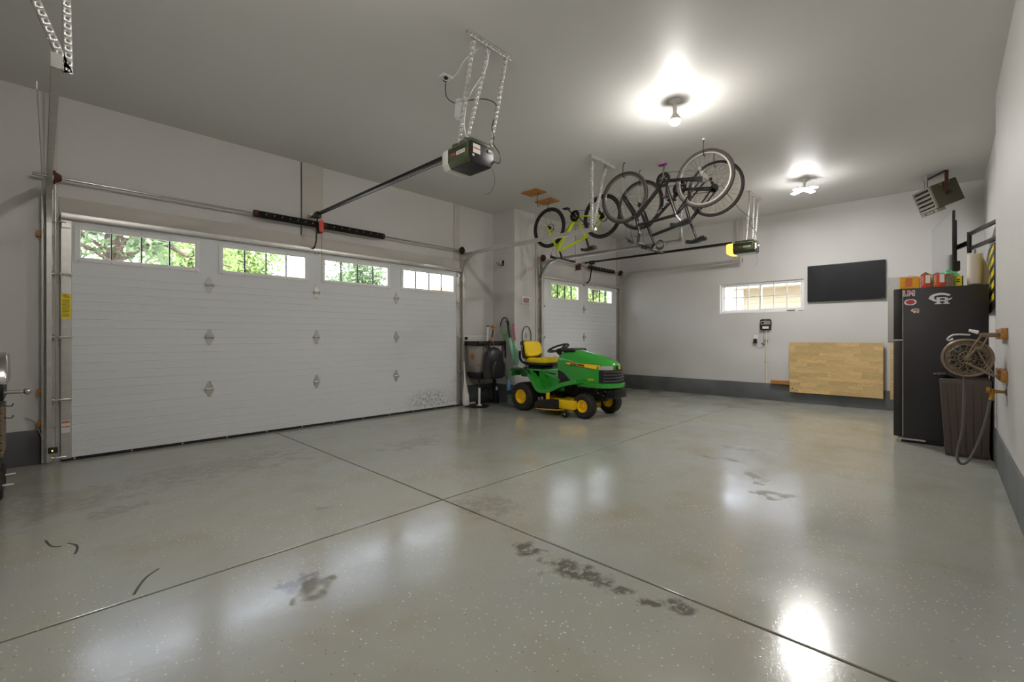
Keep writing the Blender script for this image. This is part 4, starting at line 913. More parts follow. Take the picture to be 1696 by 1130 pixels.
# ================================================================== grill at the left edge
t = thing('barbecue_grill', 'stainless barbecue cart cut off by the left picture edge', 'grill', (-.62, 5.3, 0))
gx0, gx1, gy0, gy1 = -.95, -.185, 5.05, 5.55
MB().prism([(-math.cos(PI*i/12)*.25, math.sin(PI*i/12)*.24) for i in range(13)], (gx0, 5.30, .86), (0,1,0), (0,0,1), gx1-gx0+.02).build('lid', M['steel'], t, bevel=.02, seg=3)
MB().box(gx0, gx1, gy0, gy1, .74, .86).build('firebox', M['blackm'], t, bevel=.01)
MB().box(gx0, gx1-.02, gy0+.02, gy1-.02, .22, .74).build('cabinet', M['blackm'], t, bevel=.006)
for k_ in range(7): MB().box(gx1-.02, gx1-.004, gy0+.02, gy1-.02, .32+.055*k_, .37+.055*k_).build('wood_slat', M['boxb'], t, bevel=.004)
MB().cyl((gx1, 5.12, .80), (gx1+.11, 5.12, .80), .014, n=12).sphere((gx1+.12, 5.12, .80), .026, 12, 8).build('side_handle', M['steel'], t)
for z in (.70, .61): MB().tube(spline([(gx1-.01, 5.14, z), (gx1+.035, 5.14, z-.008), (gx1+.045, 5.14, z+.012)]), .004, 6).build('tool_hook', M['blackm'], t)
for y in (5.12, 5.5):
    MB().lathe([(.05,-.02),(.09,-.024),(.1,-.015),(.1,.015),(.09,.024),(.05,.02)], (gx1-.03, y, .1005), (1,0,0), 24).build('wheel', M['tire'], t)
    MB().cyl((gx1-.06, y, .1), (gx1+.05, y, .1), .01, n=8).build('axle', M['galv'], t)
for y in (5.12, 5.5): MB().box(gx0+.02, gx0+.06, y-.02, y+.02, 0, .3).build('leg', M['blackm'], t)
for y in (5.12, 5.5): MB().box(gx1-.09, gx1-.055, y-.02, y+.02, .09, .3).build('leg', M['blackm'], t)

# ================================================================== bicycles, hung upside down by their wheels
def bicycle(label, X, Yr, Zax, g):
    # local: x forward, y left, z up, ground z = 0, rear axle at (0, 0, .35)
    Mx = Matrix.Translation((X, Yr, Zax+.35)) @ Matrix(((0,1,0,0),(1,0,0,0),(0,0,-1,0),(0,0,0,1)))
    t = thing('bicycle', label, 'bicycle', M=Mx)
    R = .35; rA = V((0, 0, R)); fA = V((g['wb'], 0, R)); Yv = V((0,1,0))
    fm, tm, rm = g['frame'], g['tyre'], g['rimm']; tr = g.get('tr', .022)
    for c, rear in ((rA, True), (fA, False)):
        w = MB().torus(c, Yv, R-tr, tr, 56, 8).build('tyre', tm, t)
        MB().sweep([c + V((math.cos(2*PI*i/56), 0, math.sin(2*PI*i/56)))*(R-2*tr-.006) for i in range(56)], [(-.011,.010),(.011,.010),(.009,-.008),(-.009,-.008)], (0,1,0), closed=True).build('rim', rm, w)
        sp = MB()
        for i in range(28):
            q = 2*PI*i/28; s = 1 if i % 2 else -1; q2 = q + (.9 if (i//2) % 2 else -.9)
            sp.cyl(c + V((math.cos(q2)*.024, s*.028, math.sin(q2)*.024)), c + V((math.cos(q)*(R-2*tr-.008), 0, math.sin(q)*(R-2*tr-.008))), .0012, n=4)
        sp.build('spokes', M['spoke'], w)
        MB().lathe([(.02,-.033),(.028,-.03),(.028,-.025),(.014,-.02),(.014,.02),(.028,.025),(.028,.03),(.02,.033)], c, Yv, 14).build('hub', M['blackm'], w)
        if g.get('disc'):
            MB().lathe([(.06,0),(.08,0),(.08,.002),(.06,.002)], c + V((0,.04,0)), Yv, 28, True).build('brake_disc', M['steel'], w)
    bb, cr, ht, sc = [V((p[0], 0, p[1])) for p in (g['bb'], g['crown'], g['head'], g['seatc'])]
    hd = (ht-cr).normalized(); hlow = cr + hd*.015; hup = cr + (ht-cr)*.62
    dtr, ttr = g.get('dt', .026), g.get('tt', .021)
    f = MB(); f.cyl(bb, hlow + hd*.02, dtr, n=14); f.cyl(sc, hup - hd*.01, ttr, n=14); f.cyl(bb, sc + (sc-bb).normalized()*.03, .020, n=14); f.cyl(hlow, hup, .023, n=14)
    f.cyl(bb - Yv*.036, bb + Yv*.036, .022, n=16)
    fo = f.build('frame', fm, t)
    for s in (1, -1):
        MB().tube([bb + Yv*s*.03, bb*.6 + rA*.4 + Yv*s*.045, rA + Yv*s*.065], .0125, 8).build('chainstay', fm, t)
        MB().tube([sc + Yv*s*.015, sc*.6 + rA*.4 + Yv*s*.045, rA + Yv*s*.065], .010, 8).build('seatstay', fm, t)
    fk = MB().cyl(cr - hd*.0, cr + hd*.01, .024, n=12); fk.obox(cr - hd*.01, (.13, .04, .03), Yv, hd.cross(Yv))
    for s in (1, -1): fk.tube([cr + Yv*s*.052 - hd*.01, cr*.45 + fA*.55 + Yv*s*.055 - hd*.0, fA + Yv*s*.055], .014, 10, radii=[.019, .017, .012])
    fk.build('fork', fm if g.get('forkc') else M['bframe'], t)
    # seat
    sd = (sc-bb).normalized(); s0, s1 = V((g['sad'][0][0], 0, g['sad'][0][1])), V((g['sad'][1][0], 0, g['sad'][1][1]))
    sm = s0*.45 + s1*.55 - V((0,0,.03))
    MB().cyl(sc, sm, .0165, n=12).build('seat_post', M['bframe'] if not g.get('silver') else M['steel'], t)
    rings = []
    for q, wv in ((0, .018), (.12, .022), (.35, .032), (.6, .06), (.8, .082), (.95, .08), (1, .05)):
        c = s0 + (s1-s0)*q + V((0,0,.012*math.sin(q*PI*2-1)))
        rings.append([c + V((0, math.cos(2*PI*i/12)*wv, math.sin(2*PI*i/12)*(.026 if q < .5 else .034)-.008)) for i in range(12)])
    MB().loft(rings).build('saddle', M['leather'], t)
    MB().tube([s0*.75+s1*.25 + V((0,.02,-.02)), sm + V((0,.02,-.005)), s0*.1+s1*.9 + V((0,.02,-.025))], .0035, 6).tube([s0*.75+s1*.25 + V((0,-.02,-.02)), sm + V((0,-.02,-.005)), s0*.1+s1*.9 + V((0,-.02,-.025))], .0035, 6).build('saddle_rails', M['steel'], t)
    # cockpit
    hb = V((g['bar'][0], 0, g['bar'][1]))
    MB().cyl(hup, ht + hd*.02, .016, n=12).cyl(ht, hb, .016, n=12).build('stem', M['bframe'], t)
    bw = g.get('bw', .31)
    pts = [hb + V((-.03, -bw, .015)), hb + V((-.012, -bw*.5, .01)), hb + V((0, -.06, 0)), hb + V((0, .06, 0)), hb + V((-.012, bw*.5, .01)), hb + V((-.03, bw, .015))]
    MB().tube(spline(pts, 4), .015, 10).build('handlebar', M['bframe'], t)
    for s in (1, -1):
        e = hb + V((-.03, s*bw, .015)); MB().cyl(e, e + V((.012, -s*.125, -.003)), .0195, n=12).build('grip', M['black'], t)
        k_ = hb + V((-.012, s*bw*.52, .01))
        MB().bar(k_, k_ + V((.04, s*.01, -.02)), .03, .018).bar(k_ + V((.045, s*.0, -.022)), k_ + V((.05, s*.1, -.05)), .011, .008).build('brake_lever', M['blackm'], t)
        MB().tube(bez(k_ + V((.04, 0, -.01)), k_ + V((.17, -s*.05, .03)), hlow + V((.16, s*.02, .02)), hlow + V((.0, s*.03, .0))), .0025, 5).build('cable', M['black'], t)
    # drive train on the right side
    rs = -Yv
    ch = MB(); ch.lathe([(.06, 0), (.092, 0), (.094, .002), (.092, .004), (.06, .004)], bb + rs*.05, rs, 36, True)
    for k_ in range(5):
        q = 2*PI*k_/5; ch.bar(bb + rs*.052, bb + rs*.052 + V((math.cos(q)*.07, 0, math.sin(q)*.07)), .018, .004, (0,1,0))
    cho = ch.build('chainring', M['blackm'], t); MB().lathe([(.04, 0), (.07, 0), (.07, .003), (.04, .003)], bb + rs*.042, rs, 30, True).build('inner_chainring', M['spoke'], cho)
    ca = V((math.sin(g['crank']), 0, -math.cos(g['crank'])))
    for s, d in ((-1, ca), (1, -ca)):
        p0 = bb + Yv*s*.065; p1 = p0 + d*.17 + Yv*s*.012
        c = MB().bar(p0 - d*.015, p1 + d*.012, .014, .028, (0,1,0)).build('crank_arm', M['blackm'] if not g.get('silver') else M['spoke'], t, bevel=.004)
        MB().box(p1.x-.048, p1.x+.048, p1.y+s*.05-.045, p1.y+s*.05+.045, p1.z-.012, p1.z+.012).build('pedal', g.get('pedal', M['black']), t, bevel=.006)
    cs = MB()
    for i, r in enumerate((.055, .049, .043, .037, .031, .025)): cs.cyl(rA + rs*(.028+.005*i), rA + rs*(.0305+.005*i), r, n=24)
    cs.build('cassette', M['rim'] if not g.get('silver') else M['spoke'], t)
    MB().tube([bb + rs*.052 + V((0,0,.092)), rA + rs*.045 + V((0,0,.045))], .0042, 5).tube([bb + rs*.052 - V((0,0,.092)), rA + rs*.05 + V((.06,0,-.10)), rA + rs*.05 + V((.03,0,-.11))], .0042, 5).build('chain', M['spoke'], t)
    MB().bar(rA + rs*.06 + V((.0,0,-.02)), rA + rs*.05 + V((.04,0,-.12)), .012, .022, (0,1,0)).cyl(rA + rs*.045 + V((.035,0,-.115)), rA + rs*.057 + V((.035,0,-.115)), .02, n=12).cyl(rA + rs*.045 + V((.012,0,-.06)), rA + rs*.057 + V((.012,0,-.06)), .02, n=12).build('derailleur', M['rims'] if g.get('silver') else M['blackm'], t)
    if not g.get('disc'):
        for c, ax in ((hlow, fA), (sc*.62 + rA*.38, rA)):
            d = (c-ax).normalized(); p = ax + d*(R+.012)
            for s in (1, -1): MB().bar(ax + d*(R-.04) + Yv*s*.035, p + Yv*s*.02 + d*.04, .014, .018, (1,0,0)).build('rim_brake', M['blackm'] if not g.get('silver') else M['spoke'], t)
    if g.get('mark'):
        dd = (hlow-bb).normalized(); up = V((-dd.z, 0, dd.x)); c = bb + dd*.27 - Yv*(dtr+.001)
        glyphs(7, .30, .024, c, -dd, -up, g['mark'], t, 'frame_lettering', g.get('seed', 3))
    if g.get('lock'):
        c = ht - V((.10, .02, -.02))
        lk = MB()
        for k_ in range(5): lk.torus(c + V((.004*k_, -.015+.009*k_, .003*k_)), Yv, .052+.002*k_, .005, 26, 6)
        lk.build('cable_lock', M['spoke'], t)
    return t
bicycle('lime green bicycle hanging upside down before the narrow door', 6.14, 3.909, 3.127,
        dict(wb=1.075, bb=(.492,.262), crown=(.89,.69), head=(.815,.86), seatc=(.315,.63), sad=((.40,.84),(.128,.84)), bar=(.80,.925), frame=M['lime'], tyre=M['tyre_b'], rimm=M['rim'], disc=True, tr=.025, dt=.030, tt=.022, forkc=True, crank=.75, mark=M['blackp'], bw=.33))
bicycle('black bicycle with grey tyres hanging upside down closest to the viewer', 5.50, 2.08, 3.117,
        dict(wb=1.072, bb=(.494,.258), crown=(.905,.625), head=(.845,.86), seatc=(.35,.72), sad=((.42,.85),(.165,.84)), bar=(.87,1.0), frame=M['bframe'], tyre=M['tyre_k'], rimm=M['rims'], crank=-.15, silver=True, pedal=M['purple'], mark=None, bw=.29))
bicycle('black bicycle with a coiled cable lock hanging upside down behind the nearest one', 5.90, 2.10, 3.095,
        dict(wb=1.027, bb=(.436,.261), crown=(.92,.643), head=(.815,.93), seatc=(.32,.70), sad=((.37,.985),(.11,.97)), bar=(.87,1.0), frame=M['bframe'], tyre=M['tyre_b'], rimm=M['rims'], crank=2.7, mark=M['sticker_w'], lock=True, bw=.29, seed=8))
def hook(lb, x, y, ztop, zr, collar=True, s=-1):
    t = thing('screw_hook', lb, 'hook', (x, y, zr), 'ceiling screw hooks')
    o = s*.034
    MB().tube(spline([(x, y, ztop), (x+o*.6, y, ztop-.03), (x+o, y, (ztop+zr)/2+.015), (x+o, y, zr+.02), (x+o*.7, y, zr-.004), (x, y, zr-.013), (x-o*.7, y, zr-.004), (x-o*.95, y, zr+.02)], 5), .0045, 8).build('hook_rod', M['blackm'], t)
    if collar: MB().box(x-.03, x+.03, y-.012, y+.012, ztop-.014, ztop-.001).build('ceiling_cleat', M['white'], t, bevel=.002)
    else: MB().cyl((x, y, ztop-.006), (x, y, ztop-.0005), .012, n=12).build('ceiling_collar', M['blackm'], t)
for lb, x, y, zt, za in (('black hook holding the lime bicycle by its front wheel', 6.14, 4.984, ZC-.021, 3.127), ('black hook holding the lime bicycle by its rear wheel', 6.14, 3.909, ZC, 3.127),
        ('hook holding the front wheel of the nearest black bicycle', 5.50, 3.152, ZC, 3.117), ('hook with white cleat holding the rear wheel of the nearest black bicycle', 5.50, 2.08, ZC, 3.117),
        ('hook holding the front wheel of the black bicycle with the cable lock', 5.90, 3.127, ZC, 3.095), ('hook holding the rear wheel of the black bicycle with the cable lock', 5.90, 2.10, ZC, 3.095)):
    hook(lb, x, y, zt, za+.35-.058-.008, 'white cleat' in lb)
for lb, a in (('bare plywood pad on the ceiling with an empty hook', (5.45, 5.71, 4.69, 5.02)), ('plywood pad on the ceiling above the front wheel of the lime bicycle', (5.985, 6.235, 4.83, 5.18))):
    tag(MB().box(a[0], a[1], a[2], a[3], ZC-.020, ZC-.0005).build('plywood_pad', M['wood'], bevel=.002, seg=1), lb, 'wood pad')
hook('empty black hook on the bare plywood pad', 5.64, 4.80, ZC-.021, 3.37, False)

# ================================================================== riding mower
MX, MYr = 6.03, 5.10
mM = Matrix.Translation((MX, MYr, 0)) @ Matrix.Rotation(-PI/2, 4, 'Z')
mw = thing('riding_mower', 'green and yellow riding lawn mower with a yellow seat', 'lawn mower', M=mM)
G, YL, DK = M['jdgreen'], M['jdyellow'], M['dark']
def mwheel(x, y, R, wd, rr, s):
    tp = [(rr, -wd*.42), (rr+.012, -wd*.48), (R*.86, -wd*.5), (R*.96, -wd*.40), (R, -wd*.22), (R, wd*.22), (R*.96, wd*.40), (R*.86, wd*.5), (rr+.012, wd*.48), (rr, wd*.42)]
    w = MB().lathe(tp, (x, y, R+.0005), (0, s, 0), 40, True).build('tyre', M['tire'], mw)
    MB().lathe([(rr+.004, wd*.40), (rr+.006, wd*.45), (rr-.006, wd*.45), (rr-.014, wd*.33), (rr*.75, wd*.20), (rr*.42, wd*.16), (rr*.40, wd*.26), (rr*.22, wd*.30), (rr*.18, wd*.34), (.001, wd*.34)], (x, y, R+.0005), (0, s, 0), 32, cap=False).build('wheel_rim', YL, w)
    MB().lathe([(rr+.004, -wd*.40), (rr*.9, -wd*.3), (.001, -wd*.2)], (x, y, R+.0005), (0, s, 0), 24).build('rim_back', YL, w)
    MB().cyl((x-rr*.6, y+s*wd*.30, R-.02), (x-rr*.6, y+s*wd*.36, R-.02), .006, n=6).build('valve', M['black'], w)
    lug = MB()
    for i in range(30):
        q = 2*PI*i/30; d = V((math.cos(q), 0, math.sin(q))); tg = V((-d.z, 0, d.x))
        for yy in (-.3, -.1, .1, .3):
            off = tg*(R*.1*(.5 if int((yy+.3)*5+.5) % 2 else 0)); rad = R*(1.0 if abs(yy) < .2 else .972)
            lug.obox(V((x, y+yy*wd, R+.0005)) + (d*rad + off).normalized()*rad, (R*.13, wd*.16, .010), tg, (0,1,0))
    lug.build('tread_blocks', M['tire'], w, kind='stuff')
for s in (-1, 1):
    mwheel(1.18, s*.355, .183, .155, .088, s); mwheel(0, s*.40, .232, .215, .112, s)
# hood: loft of cross sections from dash to nose
st = [(.60, .985, .19, .93, .262, .885, .275, .70), (.70, 1.03, .20, .955, .27, .895, .28, .66), (.80, 1.03, .205, .95, .275, .885, .285, .58), (.92, 1.01, .21, .93, .28, .868, .288, .50), (1.02, .985, .21, .912, .28, .85, .29, .46),
      (1.2, .945, .205, .875, .275, .828, .288, .45), (1.36, .90, .195, .838, .262, .80, .278, .45), (1.44, .87, .165, .82, .225, .785, .245, .45), (1.50, .845, .12, .81, .17, .775, .195, .455), (1.535, .82, .06, .80, .09, .77, .11, .46)]
rings = []
for (x, zt, w1, z1, w2, z2, w3, zb) in st:
    h = [(0, zt), (w1*.6, zt-.008), (w1, z1), (w2, z2), (w3, z2-.05), (w3, (z2+zb)/2), (w3-.004, zb)]
    rings.append([V((x, y, z)) for y, z in h] + [V((x, -y, z)) for y, z in h[:0:-1]])
MB().loft(rings).build('hood', G, mw, sharp=50)
def side_pts(x):
    for i in range(len(st)-1):
        if st[i][0] <= x <= st[i+1][0]:
            f = (x-st[i][0])/(st[i+1][0]-st[i][0]); return [a+(b-a)*f for a, b in zip(st[i], st[i+1])]
    return st[-1] if x > st[-1][0] else st[0]
for s in (-1, 1):
    def strip(x0, x1, zt, zb, out, name, m, par=None):
        mb = MB(); rg = []
        for i in range(11):
            x = x0+(x1-x0)*i/10; q = side_pts(x); a = zt[0]+(zt[1]-zt[0])*i/10; b = zb[0]+(zb[1]-zb[0])*i/10
            if i == 0: a, b = (a*.6+b*.4), (a*.4+b*.6)
            if i == 1: a, b = (a*.92+b*.08), (a*.08+b*.92)
            ya = q[4] + (q[6]-q[4])*min(1, max(0, (q[5]-a)/.05)); yb_ = q[4] + (q[6]-q[4])*min(1, max(0, (q[5]-b)/.05))
            rg.append([V((x, s*(ya+out), a)), V((x, s*(yb_+out), b)), V((x, s*(yb_-.004), b)), V((x, s*(ya-.004), a))])
        return mb.loft(rg).build(name, m, mw if par is None else par)
    blk = strip(.745, 1.395, (.838, .808), (.785, .728), .0025, 'stripe_border', M['blackp'])
    ys = strip(.757, 1.388, (.830, .801), (.793, .736), .0045, 'side_stripe', YL)
    d = V((1, 0, -.055)).normalized()
    text('JOHN DEERE', .046, (1.0, s*.2945, .790), d*(1 if s < 0 else -1), (.055, 0, 1), M['blackp'], mw, 'hood_lettering', .003, .0008, align='CENTER')
    text('X300', .046, (1.245, s*.2915, .575), (1 if s < 0 else -1, 0, 0), (0, 0, 1), YL, mw, 'model_lettering', .003, .0012, shear=.25)
    # headlamp
    mb = MB(); pl = [(1.39, .268), (1.44, .243), (1.49, .197), (1.525, .125)]
    mb.sweep([(x, s*(y+.004), .757) for x, y in pl], [(-.028, -.012), (.028, -.012), (.024, .008), (-.024, .008)], (0,0,1)).build('headlamp', mat('headlamp_lens', '#b9aeb0', .12, spec=.8), mw)
front = [(1.385, .285), (1.44, .258), (1.50, .205), (1.535, .14), (1.552, .07), (1.556, 0)]; front = front + [(x, -y) for x, y in front[-2::-1]]
MB().sweep([(x, y, .632) for x, y in front], [(-.092, -.006), (.092, -.006), (.092, .006), (-.092, .006)], (0,0,1)).build('grille_panel', M['blackp'], mw)
for k_ in range(4):
    z = .565 + k_*.045
    MB().sweep([(x+.006, y*1.015, z) for x, y in front[1:-1]], [(-.012, -.012), (.012, -.012), (.007, .012), (-.010, .010)], (0,0,1)).build('grille_bar', M['bar_grey'], mw)
MB().box(1.548, 1.562, -.075, .075, .735, .792).build('badge_panel', M['blackp'], mw, bevel=.004)
bd = MB().box(1.560, 1.566, -.027, .027, .742, .788).build('badge', M['yellow'], mw, bevel=.004)
MB().prism([(-.018,-.01),(-.008,.004),(.006,.006),(.018,.014),(.014,.0),(.002,-.004),(-.006,-.014)], (1.5662, 0, .765), (0,1,0), (0,0,1), .001).build('badge_deer', G, mw)
bm_ = [(1.05, .292), (1.2, .30), (1.38, .298), (1.47, .262), (1.54, .19), (1.575, .09), (1.582, 0)]; bm_ = bm_ + [(x, -y) for x, y in bm_[-2::-1]]
MB().sweep([(x, y, .492) for x, y in bm_], [(-.038, -.012), (.036, -.012), (.026, .016), (-.030, .010)], (0,0,1)).build('bumper_lip', G, mw)
MB().box(.60, .86, -.19, .19, .98, 1.044).build('dash_cowl', M['blackp'], mw, bevel=.03, seg=3)
MB().box(.55, .66, -.22, .22, .50, .90).build('dash_panel', M['blackp'], mw, bevel=.04, seg=3)
for s in (-1, 1): MB().prism([(.64,.67),(.72,.66),(.83,.57),(.92,.49),(.93,.47),(.66,.46)], (0, s*.285, 0), (1,0,0), (0,0,1), s*.08).build('engine_opening', M['blackp'], mw)
# fenders and foot boards
fp = [V((x,0,z)) for x, z in
     ((-.215,.565), (-.205,.63), (-.17,.662), (-.10,.675), (-.02,.670), (.05,.650), (.12,.615), (.18,.57), (.24,.50), (.29,.43), (.33,.375), (.38,.347), (.46,.342), (.54,.347), (.62,.37), (.70,.405), (.80,.452), (.90,.485), (1.0,.505), (1.12,.530))]
for s in (-1, 1):
    MB().sweep([V((p.x, s*.385, p.z)) for p in fp], [(-.115, -.007), (.115, -.007), (.115, .007), (-.115, .007)], (0,1,0)).build('fender', G, mw, bevel=.004, seg=2)
    MB().sweep([V((p.x, s*.492, p.z)) for p in fp], [(-.010, -.05), (.008, -.046), (.010, .004), (-.010, .012)][::1], (0,1,0)).build('fender_lip', G, mw)
    MB().box(.42, .66, s*.385-.085, s*.385+.085, .352, .362).build('foot_pad', M['blackp'], mw, bevel=.004)
    MB().prism([(-.12,.66),(.05,.66),(.16,.60),(.28,.45),(.36,.35),(.62,.36),(.62,.50),(.36,.54),(.25,.66)], (0, s*.27, 0), (1,0,0), (0,0,1), s*.02).build('inner_fender', G, mw)
    MB().prism([(-.2,.665),(.05,.66),(.16,.60),(.10,.685),(0,.70),(-.18,.695)], (0, s*.40, 0), (1,0,0), (0,0,1), s*-.14).build('fender_tray', M['blackp'], mw, bevel=.008)
MB().box(-.22, .24, -.27, .27, .54, .685).build('rear_body', G, mw, bevel=.03, seg=3)
MB().box(-.18, .22, -.24, .24, .684, .70).build('seat_deck', M['blackp'], mw, bevel=.006)
MB().prism([(.20,.34),(.68,.34),(.68,.56),(.50,.60),(.20,.64)], (0, .22, 0), (1,0,0), (0,0,1), .44).build('centre_tunnel', G, mw, bevel=.03, seg=3)
MB().prism([(0,.69),(.12,.69),(.22,.60),(.26,.56),(.16,.60),(.06,.66)], (0, -.20, 0), (1,0,0), (0,0,1), -.40).build('deck_lever_panel', M['blackp'], mw)
# seat
MB().prism([(-.14,.70),(.16,.70),(.20,.745),(-.16,.745)], (0, .14, 0), (1,0,0), (0,0,1), .28).build('seat_bracket', M['blackm'], mw)
rg = []
for z, gx_, e in ((.735, .88, 0), (.75, 1, 0), (.775, 1.0, 0), (.79, .97, 0)):
    rg.append([V((.045 + .275*gx_*math.copysign(abs(math.cos(a))**.55, math.cos(a)), .255*gx_*math.copysign(abs(math.sin(a))**.55, math.sin(a)), z)) for a in [2*PI*i/28 for i in range(28)]])
MB().loft(rg).build('seat_pan', M['blackp'], mw)
rg = []
for z, gx_ in ((.78, .93), (.80, .97), (.825, .95), (.845, .84), (.852, .66)):
    rg.append([V((.06 + .255*gx_*math.copysign(abs(math.cos(a))**.55, math.cos(a)), .245*gx_*math.copysign(abs(math.sin(a))**.55, math.sin(a)), z + (.02 if math.cos(a) > .5 and z > .8 else 0) + (.018 if abs(math.sin(a)) > .75 and z > .8 else 0))) for a in [2*PI*i/28 for i in range(28)]])
MB().loft(rg).build('seat_cushion', M['seat'], mw)
def backrest(off, sc_, th, zc_, name, m):
    rg = []; U_ = V((0,1,0)); Vv = V((-.20, 0, 1)).normalized(); N = V((1, 0, .20)).normalized(); c = V((-.235, 0, zc_))
    for d, k_ in ((0, .90), (th*.25, 1), (th*.7, 1), (th, .86)):
        rg.append([c + N*(off+d) + U_*(.235*sc_*k_*math.copysign(abs(math.cos(a))**.5, math.cos(a))) + Vv*(.15*sc_*k_*math.copysign(abs(math.sin(a))**.5, math.sin(a))) + N*(.05*abs(math.cos(a))**3) for a in [2*PI*i/28 for i in range(28)]])
    MB().loft(rg).build(name, m, mw)
backrest(-.03, 1.1, .035, 1.0, 'backrest_shell', M['blackp']); backrest(.0, .93, .06, 1.01, 'backrest_cushion', M['seat'])
for s in (-1, 1): MB().tube(spline([(-.29, s*.20, .98), (-.28, s*.21, .86), (-.21, s*.215, .785), (-.08, s*.21, .765)]), .022, 8).build('backrest_support', M['blackp'], mw)
# steering wheel
sc0 = V((.405, 0, 1.035)); sn = V((-.42, 0, 1)).normalized()
w = MB().torus(sc0, sn, .178, .016, 44, 10).build('steering_wheel', M['blackp'], mw)
a_, b__ = MB.basis(sn)
sp = MB()
for q in (.5, 2.6, 4.71): sp.bar(sc0 - sn*.05, sc0 + (a_*math.cos(q)+b__*math.sin(q))*.17, .05, .012, sn)
sp.build('wheel_spokes', M['blackp'], w)
MB().lathe([(.055, -.02), (.06, -.05), (.045, -.09), (.03, -.11)], sc0, sn, 20).build('wheel_hub', M['blackp'], w)
MB().cyl(sc0 - sn*.08, V((.56, 0, .80)), .032, .045, n=14).build('steering_column', M['blackp'], mw)
# chassis, axle, deck
MB().box(-.22, 1.44, -.17, .17, .27, .44).build('chassis', DK, mw, bevel=.02)
MB().box(.68, 1.34, -.24, .24, .40, .54).build('engine_base', DK, mw, bevel=.02)
MB().box(1.155, 1.205, -.30, .30, .20, .25).build('front_axle', DK, mw, bevel=.008)
for s in (-1, 1): MB().cyl((1.18, s*.27, .15), (1.18, s*.27, .31), .028, n=12).build('spindle', YL, mw)
MB().box(1.38, 1.585, -.17, .17, .31, .435).build('front_weight_bracket', M['blackm'], mw, bevel=.006)
for (x, y, z) in ((1.42,-.175,.40), (1.32,-.19,.42), (1.22,-.20,.41), (1.12,-.245,.46), (.98,-.245,.45), (.84,-.245,.44), (1.40,-.175,.34), (1.30,-.175,.37)): MB().cyl((x, y-.006, z), (x, y+.004, z), .009, n=8).build('bolt', M['galvw'], mw)
MB().box(-.05, .05, -.30, .30, .19, .28).build('rear_axle', DK, mw, bevel=.01)
rg = []
for z, k_ in ((.085, 1), (.21, 1), (.245, .95), (.255, .85)):
    rg.append([V((.74 + .33*k_*math.copysign(abs(math.cos(a))**.45, math.cos(a)), .47*k_*math.copysign(abs(math.sin(a))**.5, math.sin(a)), z)) for a in [2*PI*i/32 for i in range(32)]])
MB().loft(rg).build('mower_deck', YL, mw)
MB().box(.82, 1.10, -.525, -.44, .13, .262).build('deck_front_plate', YL, mw, bevel=.01)
ch_ = [(.36,.10),(.40,.085),(.82,.09),(.82,.245),(.62,.25),(.42,.22),(.36,.17)]
MB().prism(ch_, (0, -.44, 0), (1,0,0), (0,0,1), .13).build('discharge_chute', M['blackp'], mw, bevel=.012)
MB().prism([(.40,.082),(.84,.10),(.84,.112),(.40,.092)], (0, -.43, 0), (1,0,0), (0,0,1), .145).build('chute_edge', YL, mw)
MB().box(.545, .615, -.50, -.485, .225, .35).build('deck_lift_bracket', YL, mw, bevel=.003)
gw = MB().lathe([(.02,-.022),(.055,-.02),(.062,-.01),(.062,.01),(.055,.02),(.02,.022)], (.97, -.552, .0625), (0,1,0), 22).build('gauge_wheel', M['blackp'], mw)
MB().cyl((.97, -.58, .0625), (.97, -.50, .0625), .012, n=10).build('gauge_bolt', M['galvw'], mw)
for (x, y) in ((.66, -.25), (.92, .1)): MB().lathe([(.075, 0), (.08, .03), (.05, .06), (.02, .07)], (x, y, .25), (0,0,1), 18).build('spindle_cover', DK, mw)

# ================================================================== sports corner
t = thing('slat_rail', 'white slotted storage rail on the wall beside the wide door', 'rail', (5.54, YW, 1.14))
for z0, z1 in ((1.145, 1.175), (1.18, 1.215), (1.22, 1.25)): MB().box(5.23, 5.90, YW-.03, YW-.0005, z0, z1).build('rail_slat', M['white'], t, bevel=.004)
MB().box(5.235, 5.895, YW-.012, YW-.0004, 1.147, 1.248).build('rail_back', M['blackm'], t)
MB().box(5.225, 5.30, YW-.034, YW-.0005, 1.142, 1.253).build('rail_cap', M['white'], t, bevel=.004)
MB().cyl((5.33, YW-.05, 1.20), (5.33, YW-.03, 1.20), .03, n=14).build('knob', M['blackp'], t)
t = thing('ball_net_basket', 'black-rimmed net basket holding sports gear on the wall', 'basket', (5.6, 6.05, .5))
bx0, bx1, by0, by1 = 5.27, 5.95, 5.86, YW-.035
mb = MB(); mb.box(bx0, bx1, by0, by0+.02, 1.07, 1.15); mb.box(bx0, bx0+.02, by0, by1, 1.07, 1.15); mb.box(bx1-.02, bx1, by0, by1, 1.07, 1.15); mb.box(bx0, bx1, by1-.02, by1, 1.09, 1.15)
mb.build('basket_rim', M['blackp'], t, bevel=.004)
def ringz(z, k_, dy=0): return [V((5.61 + .335*k_*math.copysign(abs(math.cos(a))**.4, math.cos(a)), 6.06+dy + .19*k_*math.copysign(abs(math.sin(a))**.4, math.sin(a)), z)) for a in [2*PI*i/24 for i in range(24)]]
MB().loft([ringz(1.09, .97), ringz(.85, .94), ringz(.58, .92)], False).build('net', M['net'], t, solid=.002)
MB().loft([ringz(.60, .95), ringz(.54, .93), ringz(.49, .86), ringz(.47, .6), ringz(.468, .1)], False).build('basket_base', M['black'], t, solid=.006)
tag(MB().sphere((5.40, 6.04, .88), .118, 22, 14).build('basketball', M['ball_o']), 'orange basketball inside the net basket', 'ball')
